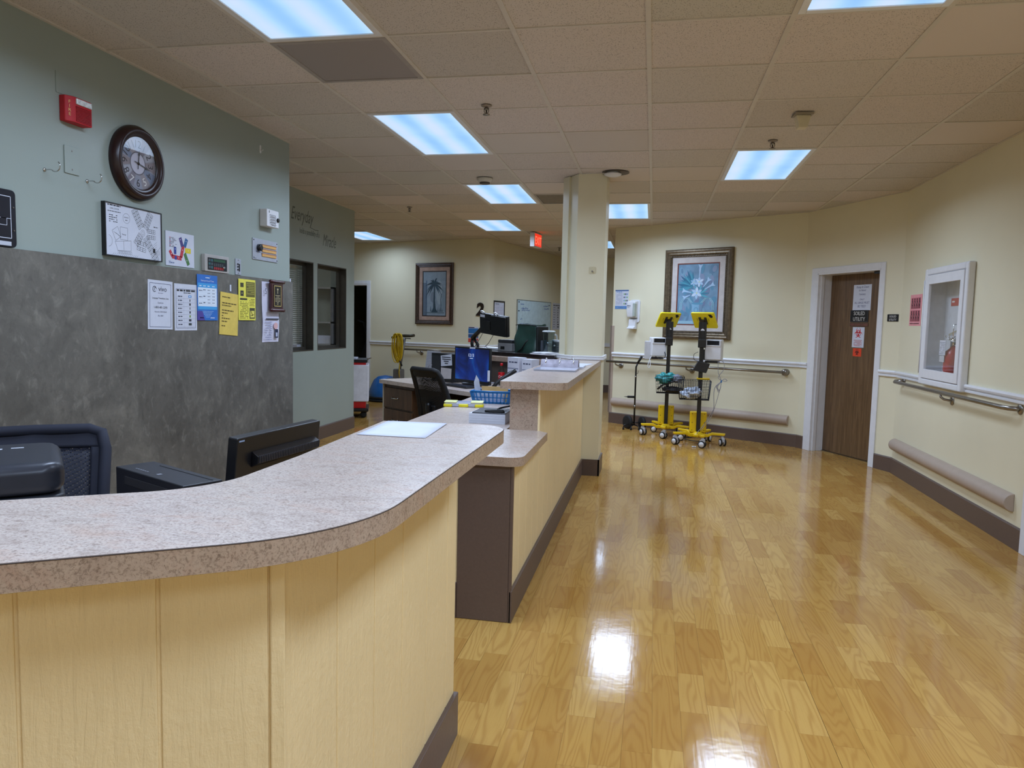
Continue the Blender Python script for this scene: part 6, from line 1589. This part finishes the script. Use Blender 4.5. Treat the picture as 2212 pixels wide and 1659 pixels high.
# printer
t = thing('desk_printer', 'black rounded desk printer cut by the left edge', 'printer', (-1.755, 1.60, .70), math.radians(44))
MB().prism(rrect(-.24, .21, -.19, .19, .04), 0, .22).build('body', mat('printer_black', (34, 36, 42), .45), t, bevel=.012, seg=3)
MB().prism(rrect(-.24, .21, -.19, .19, .05), .22, .305).build('lid', mat('printer_lid_black', (40, 43, 52), .35), t, bevel=.03, seg=4)
for z in (.16, .09): MB().box(.208, .214, -.15, .15, z, z + .003).build('panel_seam', BLACK, t)
f = MB(); f.box(.03, .07, .07, .085, .3052, .3058).box(.09, .12, .08, .09, .3052, .3058); f.build('marking', ink((196, 200, 210)), t)
# paper on the counter
q4 = [Vector(p) for p in ((-.816, 1.94), (-.613, 1.941), (-.634, 2.236), (-.828, 2.226))]
o = MB().grid(lambda u, v: (*((q4[0] * (1 - u) + q4[1] * u) * (1 - v) + (q4[3] * (1 - u) + q4[2] * u) * v), 1.0618 + .0008 * (1 - math.cos(v * 3))), 6, 6).build('counter_sheet', PAPER)
sd = o.modifiers.new('thick', 'SOLIDIFY'); sd.thickness = .0006; tag(o, 'white sheet of paper lying on the front counter', 'paper')

# ================================================================== FAR LEFT: CART, FLOOR MACHINE, STORE ROOM
t = thing('supply_cart', 'white and red wheeled supply cart half behind the sage wall corner', 'cart', (-4.10, 9.55, 0), .37)
MB().box(-.24, .24, -.02, .50, .23, .745).build('cabinet_body', mat('cart_white', (226, 228, 236), .3), t, bevel=.014)
MB().box(-.21, .20, .0, .46, .14, .23).build('plinth', mat('cart_red', (190, 20, 22), .35), t, bevel=.004); MB().box(-.24, .24, -.03, .5, .09, .14).build('bumper_base', MBLACK, t, bevel=.012)
MB().box(-.22, .20, .0, .46, .745, .775).build('red_tray', mat('cart_red', (190, 20, 22), .35), t); MB().box(-.23, .22, -.01, .48, .775, .82).build('top_tray', BLACK, t, bevel=.008)
MB().lathe([(.012, -.03), (.016, -.02)], 12, 0, (-.13, 0, .68), 'y').build('lock', BLACK, t)
MB().tube([(.2, .1, .81), (.26, .1, .84), (.27, .3, .83), (.22, .4, .80)], .006, 6).build('rail', STEEL, t)
for x in (-.18, .17):
    for y in (.04, .42):
        fk = MB().box(x - .02, x + .02, y - .015, y + .015, .06, .09).build('caster_fork', MBLACK, t); MB().lathe([(.015, -.02), (.045, -.018), (.045, .018), (.015, .02)], 16, 0, (x, y, .045), 'y').build('caster', RUBBER, fk)
tag(MB().prism(rrect(-.16, .10, -.12, .12, .01), 0, .02).build('cart_papers', PAPER, None, (-4.20, 9.75, .82), .3), 'white papers lying on the supply cart top', 'papers')
# floor polisher
t = thing('floor_polisher', 'floor polisher with a blue dome, tall handle and hung yellow cord', 'floor machine', (-4.44, 11.78, 0), rot('W1'))
MB().lathe([(.0, .04), (.26, .04), (.275, .07), (.27, .16), (.235, .27), (.19, .36), (.12, .42), (0, .44)], 32).build('blue_dome', mat('polisher_blue', (36, 96, 160), .3), t)
MB().lathe([(.26, .0), (.29, .012), (.29, .035), (.26, .045)], 32).lathe([(.27, .05), (.285, .06), (.285, .085), (.27, .09)], 32).build('skirt', RUBBER, t)
MB().prism(rrect(-.02, .34, -.11, .11, .06), .26, .40).build('motor_housing', mat('polisher_grey', (104, 104, 110), .45), t, bevel=.03, seg=3)
MB().prism(rrect(.20, .36, -.07, .07, .03), .36, .56).build('handle_base', mat('polisher_silver', (120, 120, 122), .35, .6), t, bevel=.02)
MB().tube([(.28, 0, .45), (.34, -.01, .72), (.42, -.03, 1.09)], .022, 10).build('handle_tube', mat('polisher_silver', (120, 120, 122), .35, .6), t)
MB().tube([(.18, -.06, 1.08), (.30, -.05, 1.115), (.40, -.03, 1.12)], .022, 8).tube([(.40, -.03, 1.12), (.52, -.03, 1.12), (.62, -.05, 1.13)], .024, 8).build('grip_bar', mat('grip_olive', (58, 54, 40), .5), t)
MB().tube([(.46, -.05, 1.08), (.56, -.06, 1.075)], .007, 6).build('trigger', MBLACK, t)
bb = MB(); rg = random.Random(8); YCORD = mat('yellow_cord', (206, 172, 20), .45)
for q in range(14):
    cx_ = .30 + rg.uniform(-.03, .05); hw_ = rg.uniform(.045, .115); zb_ = rg.uniform(.66, .76); y = -.05 - .007 * (q % 5)
    lp = [(cx_ + hw_ * math.sin(2 * PI * k2 / 16) * (1 - .35 * (1 - math.cos(2 * PI * k2 / 16)) / 2), y - .02 * math.sin(2 * PI * k2 / 16 + q), (1.155 + zb_) / 2 + (1.155 - zb_) / 2 * math.cos(2 * PI * k2 / 16)) for k2 in range(16)]
    bb.tube(lp, .0085, 6, 0, True)
bb.build('yellow_cord', YCORD, t); MB().tube([(.36, -.08, .68), (.345, -.08, .50), (.34, -.06, .42)], .0085, 6).build('cord_tail', YCORD, t); MB().tube([(.36, -.08, .70), (.41, -.09, .62)], .014, 8).build('plug', RUBBER, t)
# shrouded shape in the store room
t = thing('covered_wheelchair', 'black folded chair shape inside the dark doorway', 'chair', on('W1', -.02, 0, -.75), rot('W1'))
bb = MB(); bb.grid(lambda u, v: ((.42 - .22 * v) * math.cos(u * 2 * PI) * (1 + .12 * math.sin(u * 12.6 + v * 4)) + .16 * v - .1, (.30 - .12 * v) * math.sin(u * 2 * PI), .25 + 1.05 * v), 20, 10); bb.add([(.04 * math.cos(k) + .06, .18 * math.sin(k), 1.3) for k in (0, 1.05, 2.1, 3.14, 4.2, 5.2)], [tuple(range(6))]); bb.build('black_cover', mat('cover_black', (14, 14, 15), .8), t)
for x in (-.25, .25):
    MB().lathe([(.02, -.02), (.28, -.02), (.30, 0), (.28, .02), (.02, .02)], 24, 0, (x, 0, .30), 'x').build('wheel', RUBBER, t)
MB().tube([(-.2, -.1, 1.1), (-.2, -.2, 1.32), (-.3, -.25, 1.35)], .02, 8).tube([(.15, -.1, 1.1), (.2, -.18, 1.2), (.3, -.2, 1.22)], .02, 8).build('push_handle', RUBBER, t)

# ================================================================== ON THE CEILING
def sprinkler(x, y, label):
    t = thing('sprinkler', label, 'sprinkler', (x, y, CEIL), 0, 'ceiling sprinklers')
    MB().lathe([(.012, -.012), (.03, -.006), (.034, 0)], 18).build('escutcheon', mat('sprinkler_stain', (150, 138, 126), .4, .3), t)
    bb = MB(); bb.lathe([(.008, -.03), (.010, -.012)], 10).tube([(-.012, 0, -.015), (-.015, 0, -.035), (-.004, 0, -.052)], .003, 6).tube([(.012, 0, -.015), (.015, 0, -.035), (.004, 0, -.052)], .003, 6); bb.build('yoke', STEEL, t)
    MB().lathe([(.0, -.058), (.022, -.057), (.022, -.053), (0, -.052)], 16).build('deflector', STEEL, t)
    MB().lathe([(.004, -.05), (.004, -.03)], 8).build('bulb', mat('bulb_dark', (40, 20, 18), .2), t)
sprinkler(-1.067, 4.54, 'ceiling sprinkler left of the column, above the low counter')
sprinkler(.785, 5.60, 'ceiling sprinkler in front of the right hand light panel')
sprinkler(-2.90, 8.45, 'ceiling sprinkler over the desk area near the sage wall corner')
sprinkler(-1.69, 13.05, 'far ceiling sprinkler beyond the exit sign')
t = thing('smoke_detector', 'round smoke detector beside the third light panel', 'smoke detector', (-1.60, 6.80, CEIL))
MB().lathe([(.035, -.052), (.045, -.05), (.048, -.036), (.060, -.030), (.072, -.018), (.076, 0)], 28).build('body', mat('detector_cream', (206, 200, 188), .45), t)
MB().lathe([(.036, -.053), (.046, -.0505), (.0485, -.045), (.0485, -.038), (.047, -.036)], 28).build('grille', mat('detector_dark', (70, 64, 58), .5), t)
t = thing('ceiling_sensor', 'cream wedge sensor on a bracket under the right hand ceiling', 'sensor', (.86, 4.93, CEIL), .1)
MB().box(-.055, .055, -.05, .05, -.012, 0).build('base_plate', mat('sensor_grey', (150, 140, 122), .5), t)
MB().prism([(-.045, -.012), (.045, -.012), (.026, -.088), (-.026, -.088)], -.030, .034, 'y').build('housing', mat('sensor_cream', (214, 204, 174), .45), t, bevel=.005)
t = thing('ceiling_disc', 'white disc antenna on the ceiling beside the column top', 'antenna', (-.40, 6.58, CEIL), .2)
MB().lathe([(.0, -.040), (.055, -.038), (.075, -.028), (.075, -.020), (.05, -.014), (.05, 0)], 28).build('disc', PLAST, t)
MB().tube(cr([(-.05, 0, -.018), (-.12, .02, -.012), (-.2, .06, -.010), (-.26, .1, -.006)]), .003, 6).build('cable', mat('detector_cream', (206, 200, 188), .45), t)
MB().lathe([(.0, -.0045), (.12, -.004), (.12, -.003)], 20, 0, (.03, .04, 0)).build('dust_stain', mat('dust_grey', (112, 104, 96), .8), t)
# exit sign
t = thing('exit_sign', 'red lit exit sign hanging from the far ceiling', 'exit sign', (-1.76, 10.95, 2.508), math.radians(80))
MB().box(-.165, .165, -.02, .05, 0, .205).build('housing', PLAST, t, bevel=.004)
MB().box(-.05, .05, -.01, .04, .205, .213).build('canopy', PLAST, t)
fc = MB().box(-.150, .150, -.0225, -.019, .012, .192).build('face_panel', emit('exit_face_red', (236, 56, 34), .9), t)
bb = MB(); bb.text('EXIT', .17, 0, .038, -.0235, 'CENTER', 0, 0, .0004, .82); bb.build('lettering', emit('exit_letter', (255, 132, 100), 1.0), fc)
